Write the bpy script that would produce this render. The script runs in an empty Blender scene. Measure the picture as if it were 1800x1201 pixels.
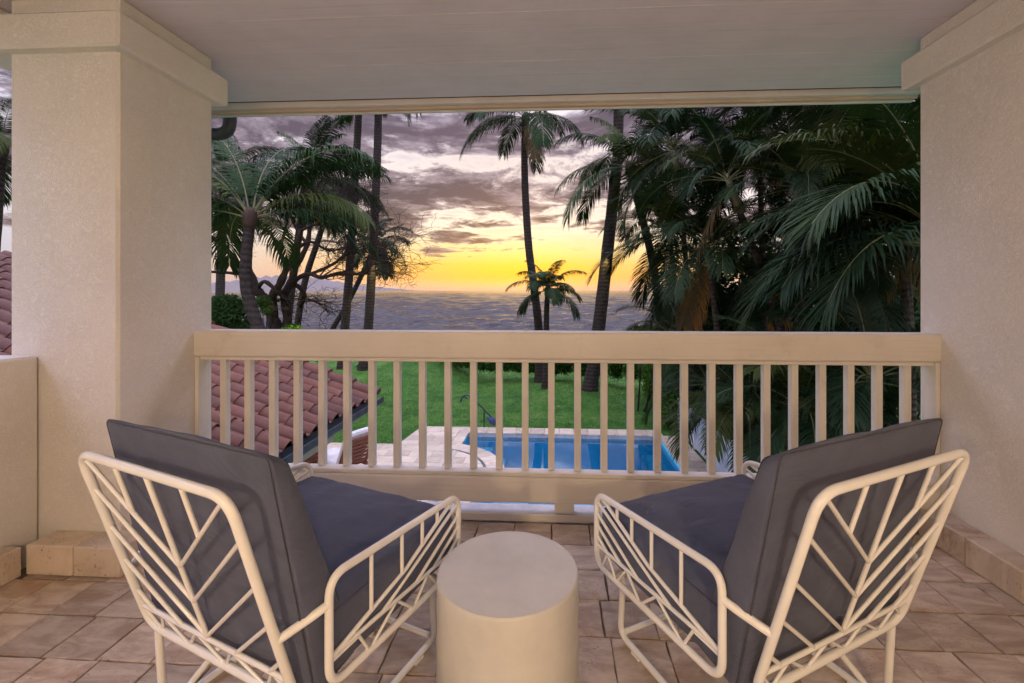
import bpy, bmesh, math, random
import numpy as np
from mathutils import Vector, Matrix
R = math.radians
random.seed(7)
sc = bpy.context.scene
col = sc.collection

# ------------------------------------------------------------------ camera
YAW = R(3.1); F = 790.0; PX = 930.0; HY = 511.0; ZC = 1.3
CY, SY = math.cos(YAW), math.sin(YAW)
cam_d = bpy.data.cameras.new('camera')
cam = bpy.data.objects.new('camera', cam_d); col.objects.link(cam)
cam.location = (0, 0, ZC); cam.rotation_euler = (R(90), 0, YAW)
cam_d.sensor_width = 36.0; cam_d.lens = 36.0*F/1800
cam_d.shift_x = (900-PX)/1800; cam_d.shift_y = (HY-600.5)/1800
cam_d.clip_start = 0.05; cam_d.clip_end = 60000
sc.camera = cam

# ------------------------------------------------------------------ sky, sun, exposure
SUN_AZ = R(-4.5)                      # the sun has just gone down out over the sea (+Y)
SUN_EL = R(2.5)
wd = bpy.data.worlds.new('World'); sc.world = wd; wd.use_nodes = True; wd.cycles.sampling_method = 'MANUAL'; wd.cycles.sample_map_resolution = 512
nt = wd.node_tree; nt.nodes.clear()

class NG:
    """short-hand for building node trees"""
    def __init__(s, nt): s.nt = nt
    def n(s, t, **k):
        nd = s.nt.nodes.new(t)
        for a, b in k.items(): setattr(nd, a, b)
        return nd
    def put(s, sock, v):
        if v is None: return
        if isinstance(v, bpy.types.NodeSocket): s.nt.links.new(v, sock)
        elif isinstance(v, (tuple, list)) and sock.type == 'RGBA' and len(v) == 3: sock.default_value = (*v, 1)
        else: sock.default_value = v
    def m(s, op, a, b=None, c=None, clamp=False):
        nd = s.n('ShaderNodeMath', operation=op, use_clamp=clamp)
        for i, v in enumerate((a, b, c)): s.put(nd.inputs[i], v)
        return nd.outputs[0]
    def vm(s, op, a, b=None, sc_=None):
        nd = s.n('ShaderNodeVectorMath', operation=op)
        s.put(nd.inputs[0], a); s.put(nd.inputs[1], b)
        if sc_ is not None: s.put(nd.inputs['Scale'], sc_)
        return nd.outputs[1] if op in ('DOT_PRODUCT', 'LENGTH') else nd.outputs[0]
    def sep(s, v):
        nd = s.n('ShaderNodeSeparateXYZ'); s.put(nd.inputs[0], v); return nd.outputs
    def comb(s, x, y, z):
        nd = s.n('ShaderNodeCombineXYZ')
        for i, v in enumerate((x, y, z)): s.put(nd.inputs[i], v)
        return nd.outputs[0]
    def noise(s, v, scale, detail=4, rough=.55, dist=0, lac=2.0, out=0):
        nd = s.n('ShaderNodeTexNoise'); s.put(nd.inputs['Vector'], v)
        s.put(nd.inputs['Scale'], scale); s.put(nd.inputs['Detail'], detail); s.put(nd.inputs['Roughness'], rough)
        s.put(nd.inputs['Distortion'], dist); s.put(nd.inputs['Lacunarity'], lac)
        return nd.outputs[out]
    def voro(s, v, scale, feature='F1', out='Distance', rnd=1.0):
        nd = s.n('ShaderNodeTexVoronoi', feature=feature); s.put(nd.inputs['Vector'], v); s.put(nd.inputs['Scale'], scale)
        s.put(nd.inputs['Randomness'], rnd)
        return nd.outputs[out]
    def ramp(s, f, stops, interp='LINEAR'):
        nd = s.n('ShaderNodeValToRGB'); s.put(nd.inputs[0], f); e = nd.color_ramp.elements
        nd.color_ramp.interpolation = interp
        while len(e) < len(stops): e.new(.5)
        for el, (p, c) in zip(e, stops): el.position = p; el.color = (*c, 1) if len(c) == 3 else c
        return nd.outputs[0]
    def sm(s, v, a, b, c=0., d=1.):
        nd = s.n('ShaderNodeMapRange', interpolation_type='SMOOTHSTEP')
        for i, k in enumerate((v, a, b, c, d)): s.put(nd.inputs[i], k)
        return nd.outputs[0]
    def lin(s, v, a, b, c=0., d=1.):
        nd = s.n('ShaderNodeMapRange')
        for i, k in enumerate((v, a, b, c, d)): s.put(nd.inputs[i], k)
        return nd.outputs[0]
    def mix(s, f, a, b, blend='MIX'):
        nd = s.n('ShaderNodeMix', data_type='RGBA', blend_type=blend)
        s.put(nd.inputs['Factor'], f); s.put(nd.inputs[6], a); s.put(nd.inputs[7], b)
        return nd.outputs[2]
    def bump(s, h, strength=.3, dist=.01, normal=None):
        nd = s.n('ShaderNodeBump'); s.put(nd.inputs['Height'], h)
        nd.inputs['Strength'].default_value = strength; nd.inputs['Distance'].default_value = dist
        if normal is not None: s.put(nd.inputs['Normal'], normal)
        return nd.outputs[0]

g = NG(nt)
tc = g.n('ShaderNodeTexCoord').outputs['Generated']
dv = g.vm('NORMALIZE', tc)
x_, y_, z_ = g.sep(dv)
zc_ = g.m('MAXIMUM', z_, 0.0)
hl = g.m('SQRT', g.m('ADD', g.m('MULTIPLY', x_, x_), g.m('ADD', g.m('MULTIPLY', y_, y_), 1e-6)))
sdot = g.m('DIVIDE', g.m('ADD', g.m('MULTIPLY', x_, math.sin(SUN_AZ)), g.m('MULTIPLY', y_, math.cos(SUN_AZ))), hl)
glow = g.m('POWER', g.m('MAXIMUM', sdot, 0.0), 7.0)
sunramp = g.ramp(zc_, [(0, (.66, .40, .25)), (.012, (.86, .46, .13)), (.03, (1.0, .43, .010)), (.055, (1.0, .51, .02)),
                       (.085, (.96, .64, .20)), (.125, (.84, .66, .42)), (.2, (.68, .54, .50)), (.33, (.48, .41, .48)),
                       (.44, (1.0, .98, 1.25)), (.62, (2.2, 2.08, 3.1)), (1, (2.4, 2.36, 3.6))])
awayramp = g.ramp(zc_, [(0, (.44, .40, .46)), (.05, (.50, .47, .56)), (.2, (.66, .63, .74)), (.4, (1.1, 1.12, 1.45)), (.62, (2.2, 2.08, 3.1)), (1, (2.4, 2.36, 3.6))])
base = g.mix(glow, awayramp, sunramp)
# cloud deck: noise on a plane overhead, so that it shrinks towards the horizon
den = g.m('ADD', zc_, .075)
cp = g.comb(g.m('DIVIDE', x_, den), g.m('DIVIDE', y_, den), 0.0)
warp = g.vm('SCALE', g.vm('SUBTRACT', g.noise(cp, 1.1, 2, .5, out=1), (.5, .5, .5)), sc_=.55)
cpw = g.vm('ADD', g.vm('ADD', cp, warp), (5.2, 2.6, 0))
cn = g.noise(cpw, 1.6, 7, .64)
big = g.noise(cpw, .45, 1, .5)
fine = g.noise(cpw, 5.4, 5, .66)
dens = g.m('ADD', g.m('ADD', cn, g.m('MULTIPLY', g.m('SUBTRACT', fine, .5), .20)), g.m('MULTIPLY', g.m('SUBTRACT', big, .5), .42))
thr = g.ramp(zc_, [(0, (.9,)*3), (.055, (.80,)*3), (.085, (.535,)*3), (.125, (.455,)*3), (.22, (.40,)*3), (.34, (.36,)*3), (.48, (.52,)*3), (1, (.56,)*3)])
over = g.m('SUBTRACT', dens, thr)
mask = g.sm(over, -.01, .10)
rim = g.m('MULTIPLY', g.sm(over, -.16, -.01), g.m('SUBTRACT', 1.0, mask))
shade = g.sm(g.m('ADD', fine, g.m('MULTIPLY', over, -1.1)), .26, .60)
cdark = g.mix(g.sm(zc_, .1, .36), (.075, .048, .060), (.105, .075, .11))
clight = g.mix(g.sm(zc_, .1, .36), (.35, .25, .25), (.37, .30, .375))
ccol = g.mix(shade, cdark, clight)
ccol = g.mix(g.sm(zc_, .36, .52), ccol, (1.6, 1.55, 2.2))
lit = g.mix(g.m('MULTIPLY', rim, g.sm(zc_, .08, .16, 0., .42)), base, (1.0, .87, .76))
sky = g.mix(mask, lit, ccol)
nish = g.n('ShaderNodeTexSky', sky_type='NISHITA', sun_disc=False)
nish.sun_elevation = SUN_EL; nish.sun_rotation = SUN_AZ
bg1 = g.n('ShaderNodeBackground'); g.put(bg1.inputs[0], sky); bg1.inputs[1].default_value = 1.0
bg2 = g.n('ShaderNodeBackground'); g.put(bg2.inputs[0], nish.outputs[0]); bg2.inputs[1].default_value = 0.012
add = g.n('ShaderNodeAddShader'); g.put(add.inputs[0], bg1.outputs[0]); g.put(add.inputs[1], bg2.outputs[0])
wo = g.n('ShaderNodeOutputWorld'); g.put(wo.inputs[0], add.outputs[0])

sun_d = bpy.data.lights.new('sun', 'SUN'); sun_d.energy = 0.01; sun_d.angle = R(15); sun_d.color = (1, .72, .42)
sun = bpy.data.objects.new('sun', sun_d); col.objects.link(sun)
sv = Vector((math.sin(SUN_AZ)*math.cos(SUN_EL), math.cos(SUN_AZ)*math.cos(SUN_EL), math.sin(SUN_EL)))
sun.rotation_euler = (-sv).to_track_quat('-Z', 'Y').to_euler(); sun.location = sv*40+Vector((0, 0, 10))
ASSUMED_LAMP_W = 55.0                        # the two assumed wall lamps, added unseen behind the seats
vs = sc.view_settings
vs.view_transform = 'Standard'; vs.look = 'None'; vs.exposure = 0.32; vs.gamma = 1.0; vs.use_curve_mapping = False
sc.cycles.use_denoising = True; sc.cycles.adaptive_threshold = .02
sc.cycles.max_bounces = 5; sc.cycles.diffuse_bounces = 3; sc.cycles.glossy_bounces = 2; sc.cycles.use_light_tree = False; sc.cycles.transparent_max_bounces = 8
sc.cycles.sample_clamp_indirect = 6.0

# ------------------------------------------------------------------ helpers
def cam2w(X, D, z): return Vector((X*CY-D*SY, X*SY+D*CY, z))
def at(px, py, D): return cam2w((px-PX)/F*D, D, ZC-(py-HY)/F*D)
def onz(px, py, z):
    D = F*(ZC-z)/(py-HY); return cam2w((px-PX)/F*D, D, z)
GZ = -2.9                             # garden level, one storey below

class MB:
    def __init__(s): s.v = []; s.f = []; s.mi = []
    def add(s, vs, fs, mi=0):
        o = len(s.v); s.v += [tuple(p) for p in vs]; s.f += [tuple(i+o for i in q) for q in fs]; s.mi += [mi]*len(fs)
    def box(s, lo, hi, mi=0):
        x0, y0, z0 = lo; x1, y1, z1 = hi
        s.add([(x0,y0,z0),(x1,y0,z0),(x1,y1,z0),(x0,y1,z0),(x0,y0,z1),(x1,y0,z1),(x1,y1,z1),(x0,y1,z1)],
              [(0,3,2,1),(4,5,6,7),(0,1,5,4),(1,2,6,5),(2,3,7,6),(3,0,4,7)], mi)
    def bbox(s, lo, hi, b=.004, mi=0):
        """box with chamfered edges"""
        lo = list(lo); hi = list(hi); c = [(lo[i]+hi[i])/2 for i in range(3)]; h = [(hi[i]-lo[i])/2 for i in range(3)]
        b = min(b, .45*min(h)*2*.5)
        vs = []; idx = {}
        for sx in (-1,1):
            for sy in (-1,1):
                for sz in (-1,1):
                    for a in range(3):
                        q = [sx*(h[0]-b), sy*(h[1]-b), sz*(h[2]-b)]; q[a] = (sx,sy,sz)[a]*h[a]
                        idx[(sx,sy,sz,a)] = len(vs); vs.append(tuple(c[i]+q[i] for i in range(3)))
        fs = []
        for a in range(3):
            u, w = (a+1)%3, (a+2)%3
            for sg in (-1,1):
                def key(su, sw):
                    t = [0,0,0]; t[a] = sg; t[u] = su; t[w] = sw; return idx[(t[0],t[1],t[2],a)]
                q = [key(-1,-1), key(1,-1), key(1,1), key(-1,1)]
                fs.append(q if sg > 0 else q[::-1])
            for su in (-1,1):
                for sw in (-1,1):
                    def k2(sa, ax):
                        t = [0,0,0]; t[a] = sa; t[u] = su; t[w] = sw; return idx[(t[0],t[1],t[2],ax)]
                    q = [k2(-1,u), k2(1,u), k2(1,w), k2(-1,w)]
                    fs.append(q if su*sw < 0 else q[::-1])
        for sx in (-1,1):
            for sy in (-1,1):
                for sz in (-1,1):
                    q = [idx[(sx,sy,sz,0)], idx[(sx,sy,sz,1)], idx[(sx,sy,sz,2)]]
                    fs.append(q if sx*sy*sz > 0 else q[::-1])
        s.add(vs, fs, mi)
    def tube(s, pts, r, n=8, caps=True, mi=0):
        pts = [Vector(p) for p in pts]; k = len(pts)
        rs = r if isinstance(r, (list, tuple)) else [r]*k
        T = []
        for i in range(k):
            t = (pts[min(i+1,k-1)]-pts[max(i-1,0)]); T.append(t.normalized() if t.length > 1e-9 else Vector((0,0,1)))
        u = T[0].cross(Vector((0,0,1)))
        if u.length < .05: u = T[0].cross(Vector((0,1,0)))
        u.normalize(); vs = []
        for i in range(k):
            u = (u-T[i]*u.dot(T[i])).normalized(); w = T[i].cross(u)
            for j in range(n):
                a = 2*math.pi*j/n; vs.append(pts[i]+(u*math.cos(a)+w*math.sin(a))*rs[i])
        fs = [(i*n+j, i*n+(j+1)%n, (i+1)*n+(j+1)%n, (i+1)*n+j) for i in range(k-1) for j in range(n)]
        if caps: fs += [tuple(range(n))[::-1], tuple((k-1)*n+j for j in range(n))]
        s.add(vs, fs, mi)
    def lathe(s, prof, n=32, c=(0,0,0), mi=0):
        vs = []; k = len(prof)
        for r, z in prof:
            for j in range(n):
                a = 2*math.pi*j/n; vs.append((c[0]+r*math.cos(a), c[1]+r*math.sin(a), c[2]+z))
        fs = [(i*n+j, i*n+(j+1)%n, (i+1)*n+(j+1)%n, (i+1)*n+j) for i in range(k-1) for j in range(n)]
        fs += [tuple(range(n))[::-1], tuple((k-1)*n+j for j in range(n))]
        s.add(vs, fs, mi)
    def prism(s, poly, z0, z1, mi=0):
        k = len(poly)
        s.add([(p[0],p[1],z0) for p in poly]+[(p[0],p[1],z1) for p in poly],
              [tuple(range(k))[::-1], tuple(range(k,2*k))]+[(i,(i+1)%k,k+(i+1)%k,k+i) for i in range(k)], mi)
    def mesh(s, name, smooth=False, mats=()):
        me = bpy.data.meshes.new(name); me.from_pydata(s.v, [], s.f); me.update()
        for m in mats: me.materials.append(m)
        if len(mats) > 1: me.polygons.foreach_set('material_index', s.mi)
        if smooth: me.polygons.foreach_set('use_smooth', [True]*len(me.polygons))
        return me

def link(name, me, parent=None, loc=None):
    o = bpy.data.objects.new(name, me); col.objects.link(o)
    if parent: o.parent = parent
    if loc is not None: o.location = loc
    return o
def build(name, mb, mat, parent=None, smooth=False, loc=None):
    """ONE mesh object from a builder; auto-smooth by angle when asked"""
    mats = mat if isinstance(mat, (list, tuple)) else [mat]
    me = mb.mesh(name, bool(smooth), mats)
    if smooth and smooth is not True: me.set_sharp_from_angle(angle=R(smooth))
    return link(name, me, parent, loc)
def tag(o, label=None, cat=None, group=None, kind=None):
    for k, v in (('label', label), ('category', cat), ('group', group), ('kind', kind)):
        if v: o[k] = v
    return o
def thing(name, loc, label, cat, group=None, rz=0):
    o = link(name, None, None, loc); o.rotation_euler.z = rz; o.empty_display_size = .2
    return tag(o, label, cat, group)
def fillet(pts, r, n=5, closed=False):
    """round the corners of a polyline"""
    pts = [Vector(p) for p in pts]; out = []; k = len(pts)
    for i in range(k):
        if not closed and i in (0, k-1): out.append(pts[i]); continue
        a, b, c = pts[i-1], pts[i], pts[(i+1)%k]
        d1 = (a-b); d2 = (c-b); rr = min(r, d1.length*.49, d2.length*.49)
        p = b+d1.normalized()*rr; q = b+d2.normalized()*rr
        for j in range(n+1):
            t = j/n; out.append(p*(1-t)**2+b*2*t*(1-t)+q*t*t)
    if closed: out.append(out[0].copy())
    return out
def leaf_cloud(blobs, n, size, seed=1, flat=.5):
    """small folded leaves spread through a set of (centre, radii) blobs"""
    rg = np.random.default_rng(seed)
    w = np.array([b[1][0]*b[1][1]+b[1][1]*b[1][2]+b[1][0]*b[1][2] for b in blobs], float); w /= w.sum()
    which = rg.choice(len(blobs), n, p=w)
    C = np.array([b[0] for b in blobs], float)[which]; Rr = np.array([b[1] for b in blobs], float)[which]
    d = rg.normal(size=(n,3)); d /= np.linalg.norm(d, axis=1, keepdims=True)
    rad = rg.uniform(.45, 1.0, n)**.5*(1+.10*rg.normal(size=n))
    P = C+d*Rr*rad[:,None]
    nrm = d*(1-flat)+rg.normal(size=(n,3))*.55+np.array([0,0,flat]); nrm /= np.linalg.norm(nrm, axis=1, keepdims=True)
    t = np.cross(nrm, rg.normal(size=(n,3))); t /= np.linalg.norm(t, axis=1, keepdims=True); b = np.cross(nrm, t)
    s = size*rg.uniform(.6, 1.3, n)[:,None]
    V = np.stack([P-t*s, P+b*s*.42+nrm*s*.12, P+t*s-nrm*s*.2, P-b*s*.42+nrm*s*.12], 1).reshape(-1,3)
    i = np.arange(n)*4
    Fc = np.concatenate([np.stack([i,i+1,i+2],1), np.stack([i,i+2,i+3],1)])
    mb = MB(); mb.v = V.tolist(); mb.f = Fc.tolist(); mb.mi = [0]*len(mb.f)
    return mb

# ------------------------------------------------------------------ materials
def material(name):
    m = bpy.data.materials.new(name); m.use_nodes = True
    t = m.node_tree; b = t.nodes['Principled BSDF']
    return m, NG(t), b
def setp(g_, b, color=None, rough=None, normal=None, spec=None, metal=None, coat=None):
    g_.put(b.inputs['Base Color'], color); g_.put(b.inputs['Roughness'], rough); g_.put(b.inputs['Normal'], normal)
    if spec is not None: b.inputs['Specular IOR Level'].default_value = spec
    if metal is not None: b.inputs['Metallic'].default_value = metal
    if coat is not None: b.inputs['Coat Weight'].default_value = coat
def objco(g_): return g_.n('ShaderNodeTexCoord').outputs['Object']
def rnd(g_): return g_.n('ShaderNodeObjectInfo').outputs['Random']
def geo_pos(g_): return g_.n('ShaderNodeNewGeometry').outputs['Position']

def mk_simple(name, colr, rough=.5, nscale=20, namp=.12, bump=.1, bscale=60, bdist=.002, spec=.5, per_obj=0., coat=None):
    m, g, b = material(name); p = geo_pos(g)
    n = g.noise(p, nscale, 5, .6)
    f = g.lin(n, .3, .7, 1-namp, 1+namp)
    if per_obj: f = g.m('MULTIPLY', f, g.lin(rnd(g), 0, 1, 1-per_obj, 1+per_obj))
    c = g.vm('SCALE', colr, sc_=f)
    setp(g, b, c, g.lin(g.noise(p, nscale*2.3, 3), .3, .7, max(rough-.07,.02), rough+.07),
         g.bump(g.noise(p, bscale, 4, .6), bump, bdist), spec, coat=coat)
    return m

def mk_stucco():
    m, g, b = material('stucco'); p = geo_pos(g)
    w = g.vm('SCALE', g.vm('SUBTRACT', g.noise(p, 9, 3, .55, out=1), (.5,.5,.5)), sc_=.22)
    q = g.vm('ADD', p, w)
    h1 = g.noise(q, 46, 2, .5, 1.6)
    rid = g.m('ABSOLUTE', g.m('SUBTRACT', h1, .5))
    ridge = g.sm(rid, .0, .11)                      # trowel skips: raised plates with worm-like grooves between
    h = g.m('ADD', g.m('MULTIPLY', ridge, .8), g.m('MULTIPLY', g.noise(p, 130, 3, .6), .35))
    tone = g.lin(g.noise(p, 1.4, 4, .6), .3, .7, .92, 1.05)
    c = g.mix(ridge, (.79, .745, .70), (.83, .80, .775))  # grooves tinted tan: warm light on the relief put into the colour
    setp(g, b, g.vm('SCALE', c, sc_=tone), .85, g.bump(g.m('MULTIPLY', h, g.lin(g.noise(p, 2.3, 3, .6), .3, .7, .45, 1.0)), .55, .005), .2)
    return m
def mk_wood_paint(name, colr, axis=0, rough=.42, grain=.35, worn=0., stain=.16):
    m, g, b = material(name); p = geo_pos(g)
    s = [60, 60, 60]; s[axis] = 1.6
    q = g.vm('MULTIPLY', p, tuple(s))
    gr = g.noise(q, 1.0, 5, .6, .6)
    tone = g.lin(g.noise(p, 2.2, 4, .6), .3, .7, .93, 1.05)
    c = g.vm('SCALE', g.mix(g.sm(gr, .5, .8), colr, tuple(v*.88 for v in colr)), sc_=tone)
    c = g.mix(g.m('MULTIPLY', g.sm(g.noise(p, 5.5, 6, .72), .56, .72), stain), c, (.36, .24, .15))
    if worn: c = g.mix(g.m('MULTIPLY', g.sm(g.noise(p, 6, 6, .7), .60, .70), worn), c, (.42, .30, .20))
    setp(g, b, c, g.lin(gr, .3, .7, rough-.06, rough+.1), g.bump(g.m('ADD', gr, g.m('MULTIPLY', g.noise(p, 240, 2), .2)), grain, .0018), .4)
    return m
def mk_travertine(name, c0=(.40,.30,.235), c1=(.63,.535,.45), scale=1.0):
    m, g, b = material(name); p = geo_pos(g); r_ = rnd(g)
    off = g.vm('ADD', p, g.comb(g.m('MULTIPLY', r_, 17.), g.m('MULTIPLY', r_, 9.3), 0.))
    q = g.vm('MULTIPLY', off, (1.0, 2.6, 1.0))
    cl = g.noise(q, 5*scale, 6, .62, .8)
    c = g.mix(g.sm(cl, .34, .68), c0, c1)
    rust = g.m('MULTIPLY', g.sm(g.noise(g.vm('ADD', off, (4,1,2)), 4.2*scale, 6, .72, .6), .53, .70), .7)
    c = g.mix(rust, c, (.38, .23, .14))
    c = g.vm('SCALE', c, sc_=g.lin(r_, 0, 1, .78, 1.1))
    pt = g.noise(g.vm('MULTIPLY', off, (1., 2.2, 1.)), 75*scale, 3, .6, .4)
    zone = g.noise(off, 7*scale, 3, .6)
    pits = g.m('MULTIPLY', g.sm(pt, .60, .68), g.sm(zone, .44, .60))
    c = g.mix(g.m('MULTIPLY', pits, .8), c, (.17, .10, .065))
    h = g.m('SUBTRACT', g.m('MULTIPLY', g.noise(off, 40*scale, 4), .3), pits)
    setp(g, b, c, g.lin(cl, .3, .7, .42, .62), g.bump(h, .5, .003), .4)
    return m
def mk_fabric(name, colr, weave=700, amp=.12):
    m, g, b = material(name); p = objco(g)
    x, y, z = g.sep(p)
    wv = g.m('MULTIPLY', g.m('SINE', g.m('MULTIPLY', g.m('ADD', x, z), weave*1.6)), g.m('SINE', g.m('MULTIPLY', g.m('ADD', y, g.m('MULTIPLY', z, .6)), weave*1.6)))
    n = g.noise(p, 7, 5, .6, .4)
    c = g.vm('SCALE', colr, sc_=g.m('ADD', g.lin(n, .3, .7, 1-amp, 1+amp), g.m('MULTIPLY', wv, .05)))
    wr = g.noise(g.vm('MULTIPLY', p, (1., 2.2, 2.0)), 5, 4, .5, .9)
    setp(g, b, c, .92, g.bump(g.m('ADD', g.m('MULTIPLY', wr, 1.0), g.m('MULTIPLY', wv, .012)), .55, .02), .15)
    b.inputs['Sheen Weight'].default_value = .12; b.inputs['Sheen Roughness'].default_value = .5
    return m
def mk_leaf(name, c0, c1, trans=.25, rough=.45):
    m, g, b = material(name); r_ = rnd(g); p = geo_pos(g)
    n = g.noise(p, 1.7, 3, .6)
    fn = g.noise(p, 14, 2, .6)
    c = g.mix(g.sm(g.m('ADD', g.m('MULTIPLY', n, .6), g.m('ADD', g.m('MULTIPLY', r_, .45), g.m('MULTIPLY', fn, .15))), .25, .9), c0, c1)
    c = g.mix(g.m('MULTIPLY', g.sm(r_, .80, .97), .55), c, g.vm('MULTIPLY', c, (2.6, 1.5, .8)))
    setp(g, b, c, rough+.15, None, .12)
    tr = g.n('ShaderNodeBsdfTranslucent'); g.put(tr.inputs[0], g.vm('MULTIPLY', c, (1.5, 1.6, .7)))
    mx = g.n('ShaderNodeMixShader'); mx.inputs[0].default_value = trans
    g.put(mx.inputs[1], b.outputs[0]); g.put(mx.inputs[2], tr.outputs[0])
    g.put(g.nt.nodes['Material Output'].inputs[0], mx.outputs[0])
    return m
def mk_trunk(name, c0, c1, ring=9.0, rs=.6):
    m, g, b = material(name); p = objco(g); x, y, z = g.sep(p)
    nz = g.noise(p, 5, 4, .6)
    w = g.m('SINE', g.m('ADD', g.m('MULTIPLY', z, ring*6.283), g.m('MULTIPLY', nz, 5.0)))
    c = g.mix(g.sm(g.m('ADD', g.m('MULTIPLY', w, .10), g.noise(p, 12, 6, .72)), .25, .8), c0, c1)
    setp(g, b, c, .85, g.bump(g.m('ADD', g.m('MULTIPLY', w, rs), g.noise(p, 40, 4, .7)), .6, .02), .2)
    return m
def mk_bark():
    m, g, b = material('bark'); p = objco(g)
    n = g.noise(g.vm('MULTIPLY', p, (3.,3.,1.)), 5, 6, .7, 1.0)
    c = g.mix(g.sm(n, .3, .7), (.016, .012, .010), (.06, .043, .034))
    setp(g, b, c, .9, g.bump(n, .8, .05), .15)
    return m
def mk_terracotta():
    m, g, b = material('terracotta'); p = geo_pos(g); r_ = rnd(g)
    c = g.mix(r_, (.165, .065, .040), (.08, .038, .030))
    n = g.noise(g.vm('ADD', p, g.comb(r_, r_, r_)), 6, 6, .65)
    c = g.mix(g.sm(n, .45, .8), c, (.18, .09, .062))
    c = g.mix(g.m('MULTIPLY', g.sm(g.noise(p, 11, 5, .7), .58, .75), .5), c, (.12, .08, .07))
    setp(g, b, c, .7, g.bump(g.noise(p, 45, 4, .6), .3, .004), .3)
    return m
def mk_lawn():
    m, g, b = material('lawn_turf'); p = geo_pos(g)
    a = g.noise(p, 1.1, 6, .74); f = g.noise(p, 30, 4, .7); md = g.noise(g.vm('MULTIPLY', p, (1., .5, 1.)), 5, 4, .7)
    v = g.m('ADD', g.m('MULTIPLY', a, .55), g.m('ADD', g.m('MULTIPLY', f, .25), g.m('MULTIPLY', md, .3)))
    c = g.ramp(v, [(.40, (.016, .066, .010)), (.50, (.040, .14, .018)), (.58, (.080, .21, .03)), (.70, (.16, .24, .06))])
    setp(g, b, c, .8, g.bump(g.m('ADD', f, md), .8, .05), .2)
    return m
def mk_sea():
    m, g, b = material('sea_water'); p = geo_pos(g)
    q = g.vm('MULTIPLY', p, (.42, 1.0, 1.0))
    w1 = g.noise(q, .085, 4, .6, .7); w2 = g.noise(q, .5, 5, .62, .5); w3 = g.noise(p, 1.6, 3, .6)
    h = g.m('ADD', g.m('MULTIPLY', w2, 1.1), g.m('MULTIPLY', w3, .30))
    foam = g.m('MULTIPLY', g.sm(w2, .64, .72), g.sm(w1, .50, .62))
    c = g.mix(g.m('MULTIPLY', foam, .45), (.014, .013, .017), (.5, .46, .46))
    setp(g, b, c, g.lin(foam, 0, 1, .16, .6), g.bump(h, .5, .6), .5)
    b.inputs['IOR'].default_value = 1.2; b.inputs['Specular Tint'].default_value = (1, .84, .82, 1)
    return m
def mk_pool_water():
    m, g, b = material('pool_water'); p = geo_pos(g)
    nrm = g.bump(g.noise(g.vm('MULTIPLY', p, (1., .6, 1.)), 2.2, 2, .5, .3), .06, .02)
    tr = g.n('ShaderNodeBsdfTransparent'); tr.inputs[0].default_value = (.52, .92, 1.0, 1)
    gl = g.n('ShaderNodeBsdfGlossy'); gl.inputs['Roughness'].default_value = .015; gl.inputs[0].default_value = (.92,1,1,1)
    g.put(gl.inputs['Normal'], nrm)
    fr = g.n('ShaderNodeFresnel'); fr.inputs[0].default_value = 1.9; g.put(fr.inputs[1], nrm)
    mx = g.n('ShaderNodeMixShader'); g.put(mx.inputs[0], fr.outputs[0]); g.put(mx.inputs[1], tr.outputs[0]); g.put(mx.inputs[2], gl.outputs[0])
    g.put(g.nt.nodes['Material Output'].inputs[0], mx.outputs[0])
    return m
def mk_emit(name, colr, s):
    m, g, b = material(name); e = g.n('ShaderNodeEmission'); e.inputs[0].default_value = (*colr, 1); e.inputs[1].default_value = s
    g.put(g.nt.nodes['Material Output'].inputs[0], e.outputs[0]); return m

M_stucco = mk_stucco()
M_rail = mk_wood_paint('rail_paint', (.77, .72, .65), 0, .42, .35)
M_railv = mk_wood_paint('baluster_paint', (.77, .73, .67), 2, .42, .3)
M_ceil = mk_wood_paint('ceiling_paint', (.76, .70, .79), 0, .55, .12, stain=.04)
M_trim = mk_wood_paint('trim_paint', (.70, .68, .68), 0, .5, .3)
M_trimw = mk_wood_paint('trim_worn', (.60, .46, .36), 0, .6, .4, .7)
M_gapshade = mk_simple('gap_shade', (.03, .012, .012), .8)  # near-black colour stands in for the shade in the eave gap
M_tile = mk_travertine('travertine')
M_base = mk_travertine('travertine_base', (.58,.47,.38), (.70,.60,.50))
M_grout = mk_simple('grout', (.20, .155, .12), .9, 40, .2, .3, 120)
M_kerb = mk_simple('kerb_concrete', (.62, .61, .63), .8, 12, .15, .3, 80)
M_tube = mk_simple('white_enamel', (.88, .88, .88), .16, 9, .04, 0., 160, .0005, .5)
M_cushion = mk_fabric('grey_canvas', (.082, .094, .150))
M_piping = mk_fabric('grey_piping', (.05, .055, .08))
M_table = mk_simple('white_concrete', (.62, .615, .61), .55, 6, .09, .45, 10, .008, .4)
M_terra = mk_terracotta()
M_gutter = mk_simple('gutter_metal', (.045, .055, .065), .45, 6, .25, .1, 40)
M_soffit = mk_simple('dark_soffit', (.06, .05, .045), .8)
M_pool = mk_simple('pool_plaster', (.13, .66, .86), .7, 3, .06, .1, 20)
M_wline = mk_simple('waterline_tile', (.42, .43, .47), .4, 6, .15, .1, 40, per_obj=.12)
M_water = mk_pool_water()
M_paver = mk_travertine('pool_paver', (.60,.50,.37), (.72,.62,.47), .6)
M_mosaic = mk_simple('mosaic', (.16, .17, .19), .5, per_obj=.2)
M_lawn = mk_lawn()
M_grass = mk_leaf('grass_blades', (.03,.105,.014), (.10,.22,.035), .2, .6)
M_soil = mk_simple('soil', (.05, .04, .03), .95, 3, .3, .5, 12, .03)
M_sea = mk_sea()
M_island = mk_simple('island_rock', (.16, .14, .13), .95, .002, .1, 0)
M_palm = mk_leaf('palm_leaf', (.011, .034, .012), (.034, .072, .022), .025)
M_palm2 = mk_leaf('areca_leaf', (.007, .022, .009), (.028, .052, .016), .10)
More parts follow.
